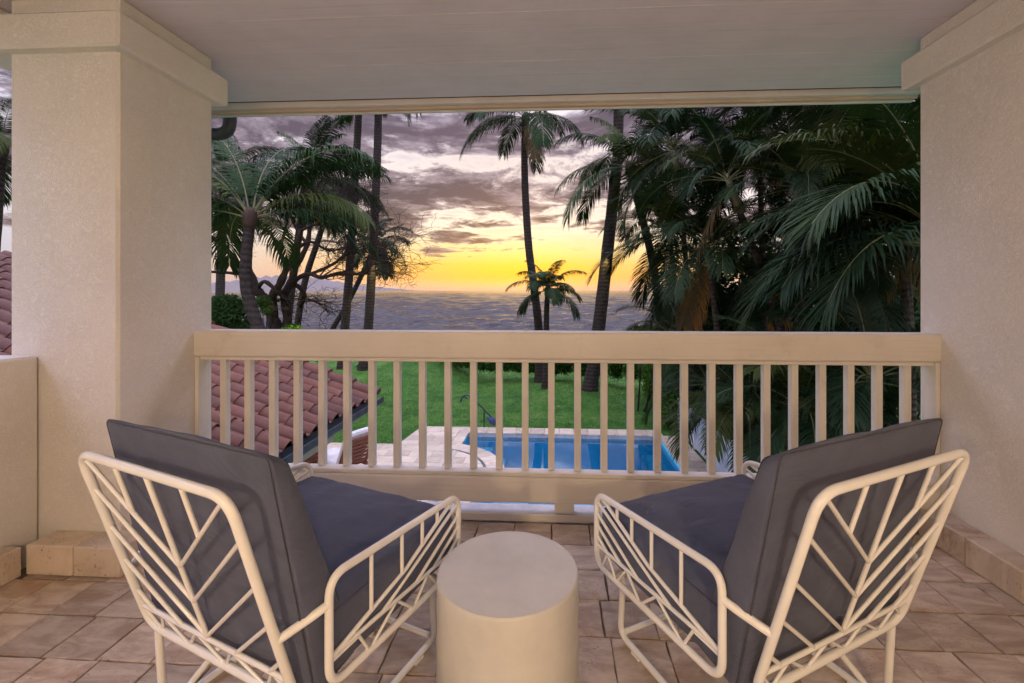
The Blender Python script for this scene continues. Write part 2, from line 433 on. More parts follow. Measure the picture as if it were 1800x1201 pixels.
M_dead = mk_leaf('dry_frond', (.16, .10, .055), (.28, .20, .11), .2)
M_stalk = mk_simple('frond_stalk', (.16, .16, .06), .6, 6, .2, .1)
M_boot = mk_simple('palm_fibre', (.06, .036, .022), .9, 9, .3, .6, 30, .02)
M_trunk = mk_trunk('palm_trunk', (.026, .020, .017), (.075, .060, .050), 7.0, .35)
M_trunk2 = mk_trunk('ringed_trunk', (.05, .038, .030), (.12, .095, .075), 9.0, .9)
M_shaft = mk_simple('crownshaft', (.20, .19, .085), .45, 5, .2, .15, 20)
M_bark = mk_bark()
M_hedge = mk_leaf('hedge_leaf', (.030, .095, .012), (.10, .22, .03), .25)
M_shrub = mk_leaf('shrub_leaf', (.018, .055, .014), (.06, .12, .03), .2)
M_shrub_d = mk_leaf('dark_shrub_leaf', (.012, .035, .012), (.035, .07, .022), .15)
M_teak = mk_wood_paint('teak', (.20, .06, .03), 0, .5, .3)
M_white = mk_fabric('white_canvas', (.78, .76, .74))
M_navy = mk_simple('navy_cover', (.03, .05, .13), .6)
M_rod = mk_simple('rail_steel', (.02, .025, .045), .35)
M_fence = mk_simple('white_fence', (.74, .75, .78), .6, 3, .1, .1)
M_fencep = mk_simple('fence_panel', (.50, .58, .70), .5, 2.5, .25, .1)  # bluish mottled shading on white panels, put into the colour
M_wallout = mk_simple('cream_stucco', (.62, .56, .46), .9, 8, .1, .5, 60, .006)
M_dry = mk_simple('dry_leaf', (.42, .22, .12), .8)
M_lampglow = mk_emit('lamp_glow', (1.0, .80, .40), 60)
M_black = mk_simple('black_metal', (.02, .02, .022), .4)

# ------------------------------------------------------------------ veranda shell
FX0, FX1 = -2.66, 2.07; YF = 2.66; YB = -1.25; CZ = 2.73
mb = MB(); mb.box((-2.66, YB, -.25), (2.2, 2.515, -.012))
floor = build('veranda_floor', mb, M_grout); tag(floor, kind='structure')
# travertine floor tiles
ts = .203; gap = .0055
tile_meshes = []
for k in range(4):
    rg = random.Random(40+k); b_ = .0035
    poly = []
    h = (ts-gap)/2
    for (sx, sy) in ((-1,-1),(1,-1),(1,1),(-1,1)):
        for t in range(4):
            ax, ay = (sx, sy), {(-1,-1):(1,-1),(1,-1):(1,1),(1,1):(-1,1),(-1,1):(-1,-1)}[(sx,sy)]
            u = t/4; jx = rg.uniform(-.0022,.0022); jy = rg.uniform(-.0022,.0022)
            poly.append(((ax[0]*(1-u)+ay[0]*u)*h+jx, (ax[1]*(1-u)+ay[1]*u)*h+jy))
    n_ = len(poly); m_ = MB()
    m_.add([(p[0],p[1],-.011) for p in poly]+[(p[0],p[1],-.0025) for p in poly]+[(p[0]*(1-b_/h),p[1]*(1-b_/h),0) for p in poly],
           [(i,(i+1)%n_,n_+(i+1)%n_,n_+i) for i in range(n_)]+[(n_+i,n_+(i+1)%n_,2*n_+(i+1)%n_,2*n_+i) for i in range(n_)]+[tuple(range(2*n_,3*n_))])
    tile_meshes.append(m_.mesh('floor_tile', False, [M_tile]))
rg = random.Random(5)
nx = 22; ny = 7; x0 = -2.425
for j in range(ny):
    for i in range(nx):
        o = link('floor_tile', tile_meshes[rg.randrange(4)], floor, (x0+(i+.5)*ts+rg.uniform(-.002,.002)+.02*((j*7)%3-1), 2.513-(j+.5)*ts, rg.uniform(-.0012,.0008)))
        o.rotation_euler.z = rg.choice((0,1,2,3))*math.pi/2+rg.uniform(-.006,.006)
mb = MB()
for j in range(ny, 18):
    for i in range(nx):
        cx = x0+(i+.5)*ts; cy = 2.513-(j+.5)*ts; h = (ts-gap)/2
        mb.bbox((cx-h, cy-h, -.011), (cx+h, cy+h, 0), .003)
tag(build('floor_tile_field', mb, M_tile, floor), kind='stuff')

# ceiling planks
mb = MB(); mb.box((-3.0, YB, CZ+.02), (2.6, 3.28, CZ+.12))
ceil = build('veranda_ceiling', mb, M_ceil); tag(ceil, kind='structure')
pw = .165; k = 0; y = 3.285
while y > YB+.05:
    mb = MB(); mb.bbox((-3.0, y-pw+.0010, CZ-.0004*(k%3)), (2.6, y-.0010, CZ+.019), .0010)
    build('ceiling_board', mb, M_ceil, ceil); y -= pw; k += 1
# outer trim below the eave
ft = thing('eave_trim', (0, 3.3, CZ), 'white painted eave trim with tan lower board above the sea view', 'trim')
def rel(o, lo, hi): l = o.location; return (lo[0]-l.x, lo[1]-l.y, lo[2]-l.z), (hi[0]-l.x, hi[1]-l.y, hi[2]-l.z)
def bpart(o, name, lo, hi, mat, b=.004, label=None):
    a, c = rel(o, lo, hi); mb = MB(); mb.bbox(a, c, b); q = build(name, mb, mat, o)
    if label: q['label'] = label
    return q
bpart(ft, 'gap_strip', (-2.75, 3.289, CZ+.004), (2.6, 3.309, CZ+.06), M_gapshade, .001)
bpart(ft, 'fascia_board', (-2.75, 3.312, 2.694), (2.6, 3.352, 2.9), M_trim, .003)
bpart(ft, 'drip_board', (-2.75, 3.354, 2.676), (2.6, 3.392, 2.9), M_trimw, .004, 'tan weathered lower board')
bpart(ft, 'edge_bead', (-2.75, 3.394, 2.666), (2.6, 3.42, 2.9), M_trim, .005)
mb = MB(); mb.box((-3.2, YB, CZ+.13), (3.4, 3.60, CZ+.22)); rs_ = build('veranda_roof', mb, M_soffit); tag(rs_, kind='structure')

# back wall of the house, behind the seats
mb = MB(); mb.box((-2.9, YB-.2, -.25), (2.4, YB, CZ+.12)); tag(build('back_wall', mb, M_stucco), kind='structure')

# left pillar
pl = thing('pillar', (-2.38, 2.36, 0), 'square cream stucco pillar with a cap band left of the railing', 'pillar')
bpart(pl, 'shaft', (-2.66, 2.06, -.2), (-2.10, 2.665, CZ), M_stucco, .012)
bpart(pl, 'cap_band', (-2.72, 2.0, 2.455), (-2.04, 2.725, 2.625), M_stucco, .012)
def base_tiles(o, pts, z1=.137, th=.07, seg=.21, cap=None):
    """skirting stones along a line; pts = start, end, outward normal"""
    (ax, ay), (bx, by), (nx_, ny_) = pts
    L_ = math.hypot(bx-ax, by-ay); n = max(1, round(L_/seg)); dx, dy = (bx-ax)/L_, (by-ay)/L_
    for i in range(n):
        s0 = L_*i/n+.0025; s1 = L_*(i+1)/n-.0025
        p0 = (ax+dx*s0, ay+dy*s0); p1 = (ax+dx*s1-nx_*th, ay+dy*s1-ny_*th)
        bpart(o, 'skirting_stone', (min(p0[0],p1[0]), min(p0[1],p1[1]), .001), (max(p0[0],p1[0]), max(p0[1],p1[1]), z1-.001*(i%2)), M_base, .005)
base_tiles(pl, ((-2.41, 1.925), (-1.955, 1.925), (0,-1)), th=.134)
base_tiles(pl, ((-1.955, 1.928), (-1.955, 2.50), (1,0)), th=.143)
# low side wall
pw_ = thing('parapet', (-2.6, .4, 0), 'low cream stucco side wall beside the left pillar', 'wall')
bpart(pw_, 'wall', (-2.70, YB, -.2), (-2.50, 2.058, .985), M_stucco, .012)
base_tiles(pw_, ((-2.415, 1.92), (-2.415, -.2), (1,0)), th=.084)
bm_ = thing('side_beam', (-2.6, .4, 2.5), 'plain beam over the left side opening of the veranda', 'beam')
bpart(bm_, 'beam', (-2.98, YB, 2.50), (-2.78, 2.60, CZ-.003), M_stucco, .01)
# right wall
wr = thing('wall', (2.2, .8, 0), 'cream stucco side wall with a cap band right of the railing', 'wall')
bpart(wr, 'wall_face', (2.07, YB, -.2), (2.5, 2.665, CZ), M_stucco, .012)
bpart(wr, 'cap_band', (2.01, YB, 2.455), (2.52, 2.725, 2.625), M_stucco, .012)
base_tiles(wr, ((1.94, 2.505), (1.94, -.2), (-1,0)), th=.128, seg=.26)

# ------------------------------------------------------------------ railing
YR = 2.52
rl = thing('railing', (0, YR+.04, 0), 'cream painted wooden balcony railing with square balusters and wide top rail', 'railing')
def topboard(o, name, x0, x1, y0, y1, z0, z1, mat, rr=.012):
    prof = fillet([(0,y0,z0),(0,y1,z0),(0,y1,z1),(0,y0,z1)], rr, 4, True)[:-1]
    l = o.location; k = len(prof)
    # rounded outline, ends eased as well
    vs = []; ends = [(x0, .985), (x0+.006, 1), (x1-.006, 1), (x1, .985)]
    cy, cz = (y0+y1)/2, (z0+z1)/2
    for X, s in ends: vs += [(X-l.x, cy+(p.y-cy)*s-l.y, cz+(p.z-cz)*s-l.z) for p in prof]
    fs = [(a*k+i, a*k+(i+1)%k, (a+1)*k+(i+1)%k, (a+1)*k+i) for a in range(3) for i in range(k)]+[tuple(range(k))[::-1], tuple(3*k+i for i in range(k))]
    mb = MB(); mb.add(vs, fs); return build(name, mb, mat, o, 40)
topboard(rl, 'top_rail', -2.105, 2.079, YR-.002, YR+.118, .914, 1.067, M_rail, .014)
topboard(rl, 'bottom_rail', -2.068, 2.046, YR, YR+.09, .104, .248, M_rail, .010)
bpart(rl, 'upper_strip', (-2.073, YR+.012, .893), (2.045, YR+.068, .9135), M_rail, .003)
bpart(rl, 'lower_strip', (-2.068, YR+.010, .2485), (2.045, YR+.082, .272), M_rail, .004)
bpart(rl, 'end_post', (-2.099, YR+.001, .0), (-2.0745, YR+.10, .9135), M_railv, .003)
bpart(rl, 'end_post', (2.0475, YR+.001, .0), (2.069, YR+.10, .9135), M_railv, .003)
mb = MB(); mb.bbox((-.0187,-.0205,0), (.0187,.0205,.6195), .0025)
bal = mb.mesh('baluster', False, [M_railv])
for i in range(27):
    link('baluster', bal, rl, (-1.962+i*.15, .0325-.004, .2726))
bpart(rl, 'spacer_block', (.005, YR+.004, .0465), (.115, YR+.075, .1035), M_rail, .004)
kb = thing('kerb', (0, 2.57, 0), 'low kerb under the railing with tan front board and pale concrete top', 'kerb')
bpart(kb, 'front_board', (-1.95, 2.5175, 0.001), (1.94, 2.532, .045), M_rail, .003)
bpart(kb, 'concrete_top', (-2.3, 2.533, -.25), (2.3, 2.655, .040), M_kerb, .006)

# downspout elbow behind the left pillar
ds = thing('downspout', at(404, 200, 3.62), 'dark ribbed downspout elbow hanging beside the left pillar', 'downspout')
o_ = ds.location
p0 = at(404,170,3.62); p1 = at(404,236,3.62); p2 = at(340,236,3.62)
path = fillet([p0, p1, p2], .10, 14)
mb = MB(); rr = []
for i, p in enumerate(path): rr.append(.046+(.0045 if (i % 2 and 1 <= i <= 15) else 0))
mb.tube([p-o_ for p in path], rr, 14); build('pipe', mb, M_gutter, ds, 60)

# ------------------------------------------------------------------ assumed wall lamps, added unseen behind the camera for warm light
for k, (lx, lz) in enumerate(((-.95, 1.5), (.55, 1.5))):
    wl = thing('assumed_wall_lamp', (lx, YB, lz), ('assumed warm wall lamp with dome shade on the back wall, left one', 'assumed warm wall lamp with dome shade on the back wall, right one')[k], 'lamp', 'assumed wall lamps behind the seats')  # out of view, assumed from the warm light on surfaces facing the camera
    mb = MB(); mb.lathe([(.05,0),(.05,.02),(.02,.035),(.02,.12)], 20)
    q = build('bracket', mb, M_black, wl, 40); q.rotation_euler = (R(-90), 0, 0)
    mb = MB(); mb.lathe([(.20,.10),(.19,.14),(.15,.20),(.08,.24),(.02,.25),(.02,.245),(.075,.23),(.14,.19),(.18,.135),(.195,.10)], 24, (0,.24,0))
    build('shade', mb, M_trim, wl, 40)  # dome added to keep the lamp light off the ceiling
    ld = bpy.data.lights.new('assumed_lamp_bulb', 'POINT'); ld.energy = ASSUMED_LAMP_W; ld.color = (1.0, .71, .44); ld.shadow_soft_size = .06
    lo_ = bpy.data.objects.new('assumed_lamp_bulb', ld); col.objects.link(lo_); lo_.parent = wl; lo_.location = (0, .24, 0)

# ------------------------------------------------------------------ side table
tb = thing('side_table', (-.1387, 1.372, 0), 'round white concrete drum side table between the two armchairs', 'table')
rr_ = .2145; prof = [(rr_-.004,0),(rr_,.004)]
for i in range(1, 12): prof.append((rr_+.0015*math.sin(i*2.1), .004+.436*i/12))
prof += [(rr_, .441),(rr_-.0015,.4465),(rr_-.005,.4495)]
mb = MB(); mb.lathe(prof, 96); build('body', mb, M_table, tb, 40)
mb = MB(); rings = 14; n = 96; vs = [(0,0,0)]
for i in range(1, rings+1):
    r1 = (rr_-.005)*i/rings
    for j in range(n):
        a = 2*math.pi*j/n; vs.append((r1*math.cos(a), r1*math.sin(a), 0))
fs = [(0, 1+j, 1+(j+1)%n) for j in range(n)]
for i in range(rings-1): fs += [(1+i*n+j, 1+(i+1)*n+j, 1+(i+1)*n+(j+1)%n, 1+i*n+(j+1)%n) for j in range(n)]
mb.add([(v[0],v[1],.4502) for v in vs], fs); build('top', mb, M_table, tb, True)

# ------------------------------------------------------------------ armchairs
def cushion(sx, sy, sz, puff=.016, rr=.035, seed=0, wr=.006, wedge=0.):
    """soft box: rounded edges, domed faces, small wrinkles"""
    rg = np.random.default_rng(seed); ph = rg.uniform(0, 6.28, 12)
    bm = bmesh.new(); bmesh.ops.create_cube(bm, size=2.0)
    bmesh.ops.subdivide_edges(bm, edges=bm.edges[:], cuts=33, use_grid_fill=True)
    h = Vector((sx/2, sy/2, sz/2))
    for v in bm.verts:
        # pull grid lines towards the edges
        q = Vector([math.copysign(abs(c)**.75, c) for c in v.co])
        p = Vector((q.x*h.x, q.y*h.y, q.z*h.z))
        inner = Vector([max(-h[i]+rr, min(h[i]-rr, p[i])) for i in range(3)])
        d = p-inner
        if d.length > 1e-6: p = inner+d.normalized()*min(rr, max(abs(d.x),abs(d.y),abs(d.z)))
        ex, ey, ez = 1-q.x**2, 1-q.y**2, 1-q.z**2
        dome = Vector((0,0,0))
        if abs(q.z) > .99: dome.z = math.copysign(puff*(max(ex,0)*max(ey,0))**.6, q.z)
        if abs(q.y) > .99: dome.y = math.copysign(puff*.7*(max(ex,0)*max(ez,0))**.6, q.y)
        if abs(q.x) > .99: dome.x = math.copysign(puff*.7*(max(ey,0)*max(ez,0))**.6, q.x)
        w = wr*(math.sin(p.x*17+ph[0]+3*math.sin(p.y*7+ph[1]))*math.sin(p.y*11+ph[2])+.5*math.sin(p.x*31+p.y*23+ph[3]))
        if abs(q.z) > .99: dome.z += math.copysign(w, q.z)*max(ex,0)**.3*max(ey,0)**.3
        else: dome += Vector((q.x, q.y, 0))*w*.4
        edge = max(abs(q.x), abs(q.y))
        if abs(q.z) > .99 and edge > .82:        # puckers running in from the seams
            along = p.y if abs(q.x) > abs(q.y) else p.x
            dome.z += math.copysign(.0032*math.sin(along*74+ph[4]+2*math.sin(along*19))*(edge-.82)/.18*(1-abs(edge-.93)*4), q.z)
        v.co = p+dome
        if wedge and q.y > 0: v.co.y -= wedge*(sz/2-v.co.z)*q.y**2
        if wedge: v.co.z = sz/2-(sz/2-v.co.z)*(1-.70*(q.y+1)/2)
    me = bpy.data.meshes.new('cushion'); bm.to_mesh(me); bm.free()
    me.polygons.foreach_set('use_smooth', [True]*len(me.polygons)); me.materials.append(M_cushion)
    return me
def piping_loop(sx, sy, z, rr, r=.0035):
    h = (sx/2-.004, sy/2-.004)
    pts = fillet([(-h[0],-h[1],z),(h[0],-h[1],z),(h[0],h[1],z),(-h[0],h[1],z)], rr, 5, True)
    mb = MB(); mb.tube(pts, r, 6, False); return mb

HW = .380; YFR, YRE = .329, -.243; ZTF, ZTR, ZBF, ZBR = .556, .588, .298, .312
HB = .320; YT, ZT, YBt, ZBt = -.451, .861, -.285, .286
def sidept(s, a, b):
    zt = ZTR+(ZTF-ZTR)*a; zb = ZBR+(ZBF-ZBR)*a
    return Vector((s*HW, YRE+(YFR-YRE)*a, zb+(zt-zb)*b))
def backpt(u, v): return Vector((u*HB, YBt+(YT-YBt)*v, ZBt+(ZT-ZBt)*v))
RM, RT = .0108, .0059
def make_chair(name, label, loc, rz, seed, wood=None):
    t = thing(name, (loc[0], loc[1], 0), label, 'armchair', 'white metal armchairs', rz)
    def tube(name, pts, r, parent=t, n=10):
        mb = MB(); mb.tube(pts, r, n); return build(name, mb, M_tube, parent, 50)
    # back frame
    bf = tube('back_frame', fillet([backpt(-1,0),backpt(-1,1),backpt(1,1),backpt(1,0)], .062, 8, True), RM+.0008, n=14)
    bf_in = []
    vm = .125
    def br(p, q, r=RT): bf_in.append((p, q, r))
    br(backpt(-1,vm), backpt(1,vm), RT+.0012)
    br(backpt(0,1), backpt(0,vm), RT+.0006)
    for s in (-1,1):
        br(backpt(.91*s,.985), backpt(.91*s,.965)); br(backpt(.91*s,.97), backpt(0,.53))
        br(backpt(s,.82), backpt(0,.34)); br(backpt(s,.61), backpt(0,.14))
        br(backpt(s,.42), backpt(.37*s,vm)); br(backpt(s,.235), backpt(.78*s,vm))
        br(backpt(.45*s,1), backpt(.45*s,.745))
    zz = [(-1,vm),(-.80,0),(-.68,vm),(-.37,0),(-.18,vm),(.14,0),(.30,vm),(.66,0),(.80,vm),(.98,.03)]
    for a, b in zip(zz[:-1], zz[1:]): br(backpt(*a), backpt(*b), RT-.0012)
    for p, q, r in bf_in: tube('back_rod', [p, q], r, bf, 8)
    # arm frames with their pattern of rods
    for s in (-1,1):
        af = tube('arm_frame', fillet([sidept(s,0,0),sidept(s,0,1),sidept(s,1,1),sidept(s,1,0)], .055, 8, True), RM, n=14)
        rods = [((1,.27),(0,.27),RT+.0008), ((.955,.985),(.5,.535),RT+.0006), ((.5,.535),(0,.25),RT+.0006)]
        for a, b0 in ((.89,.915),(.78,.81),(.64,.67),(.47,.515),(.25,.39)): rods.append(((a,1),(a,b0),RT))
        for b0, a1 in ((.89,.32),(.72,.58),(.56,.74),(.41,.88)): rods.append(((1,b0),(a1,.27),RT))
        zz = [(1,.25),(.944,0),(.88,.26),(.786,0),(.69,.26),(.564,0),(.43,.26),(.236,0),(.17,.24),(0,.22)]
        for a, b in zip(zz[:-1], zz[1:]): rods.append((a, b, RT-.0012))
        for a, b, r in rods: tube('arm_rod', [sidept(s,*a), sidept(s,*b)], r, af, 8)
        # stub joining arm and back
        tube('arm_link', fillet([Vector((s*HW,YRE,.522)), Vector((s*(HW-.012),YRE-.03,.512)), backpt(s,.335)], .02, 4), RM)
        # sled leg
        fx = s*.285
        leg = tube('leg', fillet([Vector((fx+s*.03,.255,.30)),Vector((fx,.315,.018)),Vector((fx,-.27,.018)),Vector((fx,-.283,.285))], .05, 8), RM+.0005, n=12)
        tube('leg_brace', [Vector((fx,-.235,.022)), Vector((s*.14,-.05,.292))], RM-.001)
        for fy in (.22,-.18):
            mb = MB(); mb.bbox((fx-.010,fy-.022,0),(fx+.010,fy+.022,.010),.003); build('foot_pad', mb, M_tube, leg)
    tube('cross_bar', [Vector((-.283,.285,.045)), Vector((.283,.285,.045))], RM-.001)
    tube('cross_bar', [Vector((-HW,-.05,.300)), Vector((HW,-.05,.300))], RM-.001)
    tube('cross_bar', [Vector((-HW,.25,.292)), Vector((HW,.25,.292))], RM-.001)
    # seat cushion
    sw, sd, sh = .730, .575, .165
    sco = link('seat_cushion', cushion(sw, sd, sh, .020, .018, seed=seed, wr=.007), t, (0, .040, .412)); sco.rotation_euler.x = R(2.0)
    build('piping', piping_loop(sw, sd, .0735, .018), M_piping, sco, True)
    build('piping', piping_loop(sw, sd, -.0735, .018), M_piping, sco, True)
    # back cushion, leaning on the back frame
    bw, bh, bt = .705, .655, .140
    ev = Vector((0, -.19, .98)).normalized(); en = Vector((0, ev.z, -ev.y))
    bc = link('back_cushion', cushion(bw, bh, bt, .016, .016, seed=seed+5, wr=.007, wedge=.22), t)
    cpos = backpt(0,0)+ev*(bh/2-.005)+en*(bt/2+.026)
    rot = Matrix((Vector((1,0,0)), ev, Vector((1,0,0)).cross(ev))).transposed()
    bc.matrix_local = Matrix.Translation(cpos) @ rot.to_4x4()
    for zz_ in (.068, -.068):
        pm = piping_loop(bw, bh, zz_, .016)
        pm.v = [(v[0], v[1]-(.22*(bt/2-v[2])*(v[1]/(bh/2))**2 if v[1] > 0 else 0), bt/2-(bt/2-v[2])*(1-.70*(v[1]+bh/2)/bh)) for v in pm.v]
        build('piping', pm, M_piping, bc, True)
    return t
make_chair('armchair', 'white metal armchair with grey cushions in front of the left pillar', (-.821, 1.453), R(-21.5), 3)
make_chair('armchair', 'white metal armchair with grey cushions in front of the right wall', (.649, 1.551), R(27.7), 11)

# ------------------------------------------------------------------ garden ground
PXL, PXR, PYN, PYF = -2.53, 3.06, 7.0, 13.22       # pool water outline
def lawn_h(x, y):
    h = .10*math.sin(x*.55+1)*math.sin(y*.4)*max(0, min(1, (y-14)/2))
    for (cx, cy, r, a) in ((-.6,18.9,1.6,.16),(1.5,17.3,1.7,.22),(.6,16.6,1.4,.08)):
        d2 = ((x-cx)**2+(y-cy)**2)/(r*r); h += a*math.exp(-d2)
    h += .55*max(0, min(1, (y-15)/8))**1.5*max(0, min(1, (-3.5-x)/3))
    return h*max(0, min(1, (y-13.9)/1.2)) if x > -3.4 else h*max(0, min(1, (y-12.6)/1.5))
xs = sorted(set(np.round(np.concatenate([np.arange(-40,-9,3.), np.arange(-9,9,.45), np.arange(9,40,3.), [PXL-.25, PXR+.05]]),3).tolist()))
ys = sorted(set(np.round(np.concatenate([[-6,0,3,PYN-.05], np.arange(8,13,1.), [PYF+.25], np.arange(13.8,27,.45), [30,36,42,50,58]]),3).tolist()))
mb = MB(); idx = {}
def gz_(x, y):
    z = GZ-.03+lawn_h(x, y)
    if y > 30: z -= (y-30)*.14
    return z
for j, y in enumerate(ys):
    for i, x in enumerate(xs): idx[(i,j)] = len(mb.v); mb.v.append((x, y, gz_(x, y)))
for j in range(len(ys)-1):
    for i in range(len(xs)-1):
        cx = (xs[i]+xs[i+1])/2; cy = (ys[j]+ys[j+1])/2
        if PXL-.25 < cx < PXR+.05 and PYN-.05 < cy < PYF+.25: continue
        mb.f.append((idx[(i,j)], idx[(i+1,j)], idx[(i+1,j+1)], idx[(i,j+1)])); mb.mi.append(0)
lawn = build('lawn', mb, M_lawn, None, True); tag(lawn, kind='structure')

A_ = onz(740,752,GZ); B_ = onz(700,781,GZ)
def on_lawn(x, y):
    if y < 12.15: return False
    if x > 3.55 and y < 14: return False
    if y < 13.80:
        # left of the diagonal deck edge
        xd = B_.x+(A_.x-B_.x)*(y-B_.y)/(A_.y-B_.y) if y > B_.y else B_.x
        return x < xd
    return True
rg = np.random.default_rng(3); N = 90000
gx = rg.uniform(-8.5, 4.6, N); gy = 12.1+(27-12.1)*rg.uniform(0,1,N)**1.25
keep = [i for i in range(N) if on_lawn(gx[i], gy[i])]
V = []; Fc = []
hh = rg.uniform(.025,.055,N); an = rg.uniform(0,6.28,N); le = rg.normal(0,.02,(N,2)); ww = rg.uniform(.004,.009,N)
for k, i in enumerate(keep):
    x, y = gx[i], gy[i]; z = gz_(x,y); dx, dy = math.cos(an[i])*ww[i], math.sin(an[i])*ww[i]
    V += [(x-dx,y-dy,z-.005),(x+dx,y+dy,z-.005),(x+le[i,0],y+le[i,1],z+hh[i])]; Fc.append((3*k,3*k+1,3*k+2))
mb = MB(); mb.v = V; mb.f = Fc; mb.mi = [0]*len(Fc)
tag(build('grass', mb, M_grass), 'short green grass of the lawn beyond the pool', 'grass', kind='stuff')

# pool
pool = thing('swimming_pool', (0.2, 10, GZ), 'blue swimming pool with pale stone coping below the balcony', 'pool')
def w2(o, p): return (p[0]-o.location.x, p[1]-o.location.y, p[2]-o.location.z)
mb = MB()
dz = GZ-1.55; zt = GZ-.028
c4 = [(PXL,PYN),(PXR,PYN),(PXR,PYF),(PXL,PYF)]
mb.add([w2(pool,(x,y,zt)) for x,y in c4]+[w2(pool,(x,y,dz)) for x,y in c4], [(4,5,6,7)]+[(i,4+i,4+(i+1)%4,(i+1)%4) for i in range(4)])
build('basin', mb, M_pool, pool)
# steps in the left far corner, bench along the right side
bpart(pool, 'step', (PXL+.02, 12.35, dz), (PXL+.75, PYF-.03, GZ-.42), M_pool, .02)
bpart(pool, 'step', (PXL+.76, 12.35, dz), (PXL+1.15, PYF-.03, GZ-.75), M_pool, .02)
bpart(pool, 'bench', (PXR-.35, PYN, dz), (PXR-.005, PYF-.02, GZ-.55), M_pool, .02)
WZ = GZ-.13
mb = MB(); mb.add([w2(pool,(x,y,WZ)) for x,y in ((PXL+.003,PYN+.003),(PXR-.003,PYN+.003),(PXR-.003,PYF-.003),(PXL+.003,PYF-.003))], [(0,1,2,3)])
build('water', mb, M_water, pool)
# waterline tiles on the far wall and the sides
n = 19; w = (PXR-PXL)/n
for i in range(n):
    bpart(pool, 'waterline_tile', (PXL+i*w+.004, PYF-.016, GZ-.22), (PXL+(i+1)*w-.004, PYF-.001, GZ-.03), M_wline, .003)
for i in range(18):
    y0 = PYF-.02-(i+1)*.3
    bpart(pool, 'waterline_tile', (PXR-.016, y0+.004, GZ-.22), (PXR-.001, y0+.296, GZ-.03), M_pool, .003)
# coping stones
n = 14; x0 = PXL-.30; x1 = PXR+.12; w = (x1-x0)/n
for i in range(n):
    bpart(pool, 'coping_stone', (x0+i*w+.004, PYF-.035, GZ-.035), (x0+(i+1)*w-.004, PYF+.48, GZ+.012), M_paver, .012)
n = 12; w = (PYF-.05-7.5)/n
for i in range(n):
    bpart(pool, 'coping_stone', (PXR-.03, 7.5+i*w+.004, GZ-.035), (PXR+.32, 7.5+(i+1)*w-.004, GZ+.011), M_paver, .012)
    bpart(pool, 'coping_stone', (PXR+.325, 7.5+i*w+.004, GZ-.035), (3.69, 7.5+(i+1)*w-.004, GZ+.010), M_paver, .006)

for i in range(3):
    bpart(pool, 'coping_stone', (PXL-.28, 12.02+i*.385, GZ-.035), (PXL+.03, 12.40+i*.385, GZ+.011), M_paver, .012)
# round apron of the deck reaching into the pool, with a ring of mosaic
dk = link('pool_deck', None, None, (-3.2, 10.2, GZ)); tag(dk, kind='structure')
CX, CYa, RA = -3.2, 10.2, 2.08
def deckpart(name, poly, z0, z1, mat, parent=dk):
    mb = MB(); mb.prism([(p[0]-CX, p[1]-CYa) for p in poly], z0-GZ, z1-GZ); return build(name, mb, mat, parent)
a0, a1 = R(-70), R(74); ns = 15
for i in range(ns):
    t0 = a0+(a1-a0)*i/ns+.0025; t1 = a0+(a1-a0)*(i+1)/ns-.0025
    o_ = [(CX+RA*math.cos(t0+(t1-t0)*k/4), CYa+RA*math.sin(t0+(t1-t0)*k/4)) for k in range(5)]
    i_ = [(CX+1.66*math.cos(t1-(t1-t0)*k/4), CYa+1.66*math.sin(t1-(t1-t0)*k/4)) for k in range(5)]
    o_ = [(max(p[0], PXL-.3), p[1]) for p in o_]; 
    deckpart('apron_stone', o_+i_, GZ-.035, GZ+.012, M_paver)
nm = 40
for i in range(nm):
    t0 = a0+(a1-a0)*i/nm; t1 = t0+(a1-a0)/nm*.62
    deckpart('mosaic_piece', [(CX+1.650*math.cos(t0),CYa+1.650*math.sin(t0)),(CX+1.650*math.cos(t1),CYa+1.650*math.sin(t1)),(CX+1.60*math.cos(t1),CYa+1.60*math.sin(t1)),(CX+1.60*math.cos(t0),CYa+1.60*math.sin(t0))][::-1], GZ-.03, GZ+.006, M_mosaic)
# solid body of the apron standing in the pool
mb = MB(); mb.prism([(0+(RA-.03)*math.cos(a0+(a1-a0)*k/24), (RA-.03)*math.sin(a0+(a1-a0)*k/24)) for k in range(25)], -1.55, -.036)
build('apron_base', mb, M_pool, dk)
for lo, hi in (((-2.80,6.85,GZ-.22),(-2.525,12.05,GZ-.034)), ((-2.80,6.7,GZ-.22),(3.3,7.01,GZ-.002)), ((PXR-.002,6.9,GZ-.22),(3.75,13.75,GZ-.037))):
    mb = MB(); mb.box((lo[0]-CX,lo[1]-CYa,lo[2]-GZ),(hi[0]-CX,hi[1]-CYa,hi[2]-GZ)); build('deck_bed', mb, M_kerb, dk)
# running-bond pavers clipped to the deck outline
def clip(poly, edge):
    (ax, ay), (bx, by) = edge; out = []
    f = lambda p: (bx-ax)*(p[1]-ay)-(by-ay)*(p[0]-ax)
    for i in range(len(poly)):
        p, q = poly[i-1], poly[i]; fp, fq = f(p), f(q)
        if (fp >= 0) != (fq >= 0): t = fp/(fp-fq); out.append((p[0]+(q[0]-p[0])*t, p[1]+(q[1]-p[1])*t))
        if fq >= 0: out.append(q)
    return out
def area(p): return .5*abs(sum(p[i-1][0]*p[i][1]-p[i][0]*p[i-1][1] for i in range(len(p))))
ring = [(CX+1.585*math.cos(a0+(a1-a0)*k/60), CYa+1.585*math.sin(a0+(a1-a0)*k/60)) for k in range(61)]
def poly_clip(rect, conv):
    p = rect
    for i in range(len(conv)):
        p = clip(p, (conv[i], conv[(i+1)%len(conv)]))
        if len(p) < 3: return []
    return p
regA = [(-7.4,7.6),(-2.66,7.6),(-2.66,B_.y),(-7.4,B_.y)]
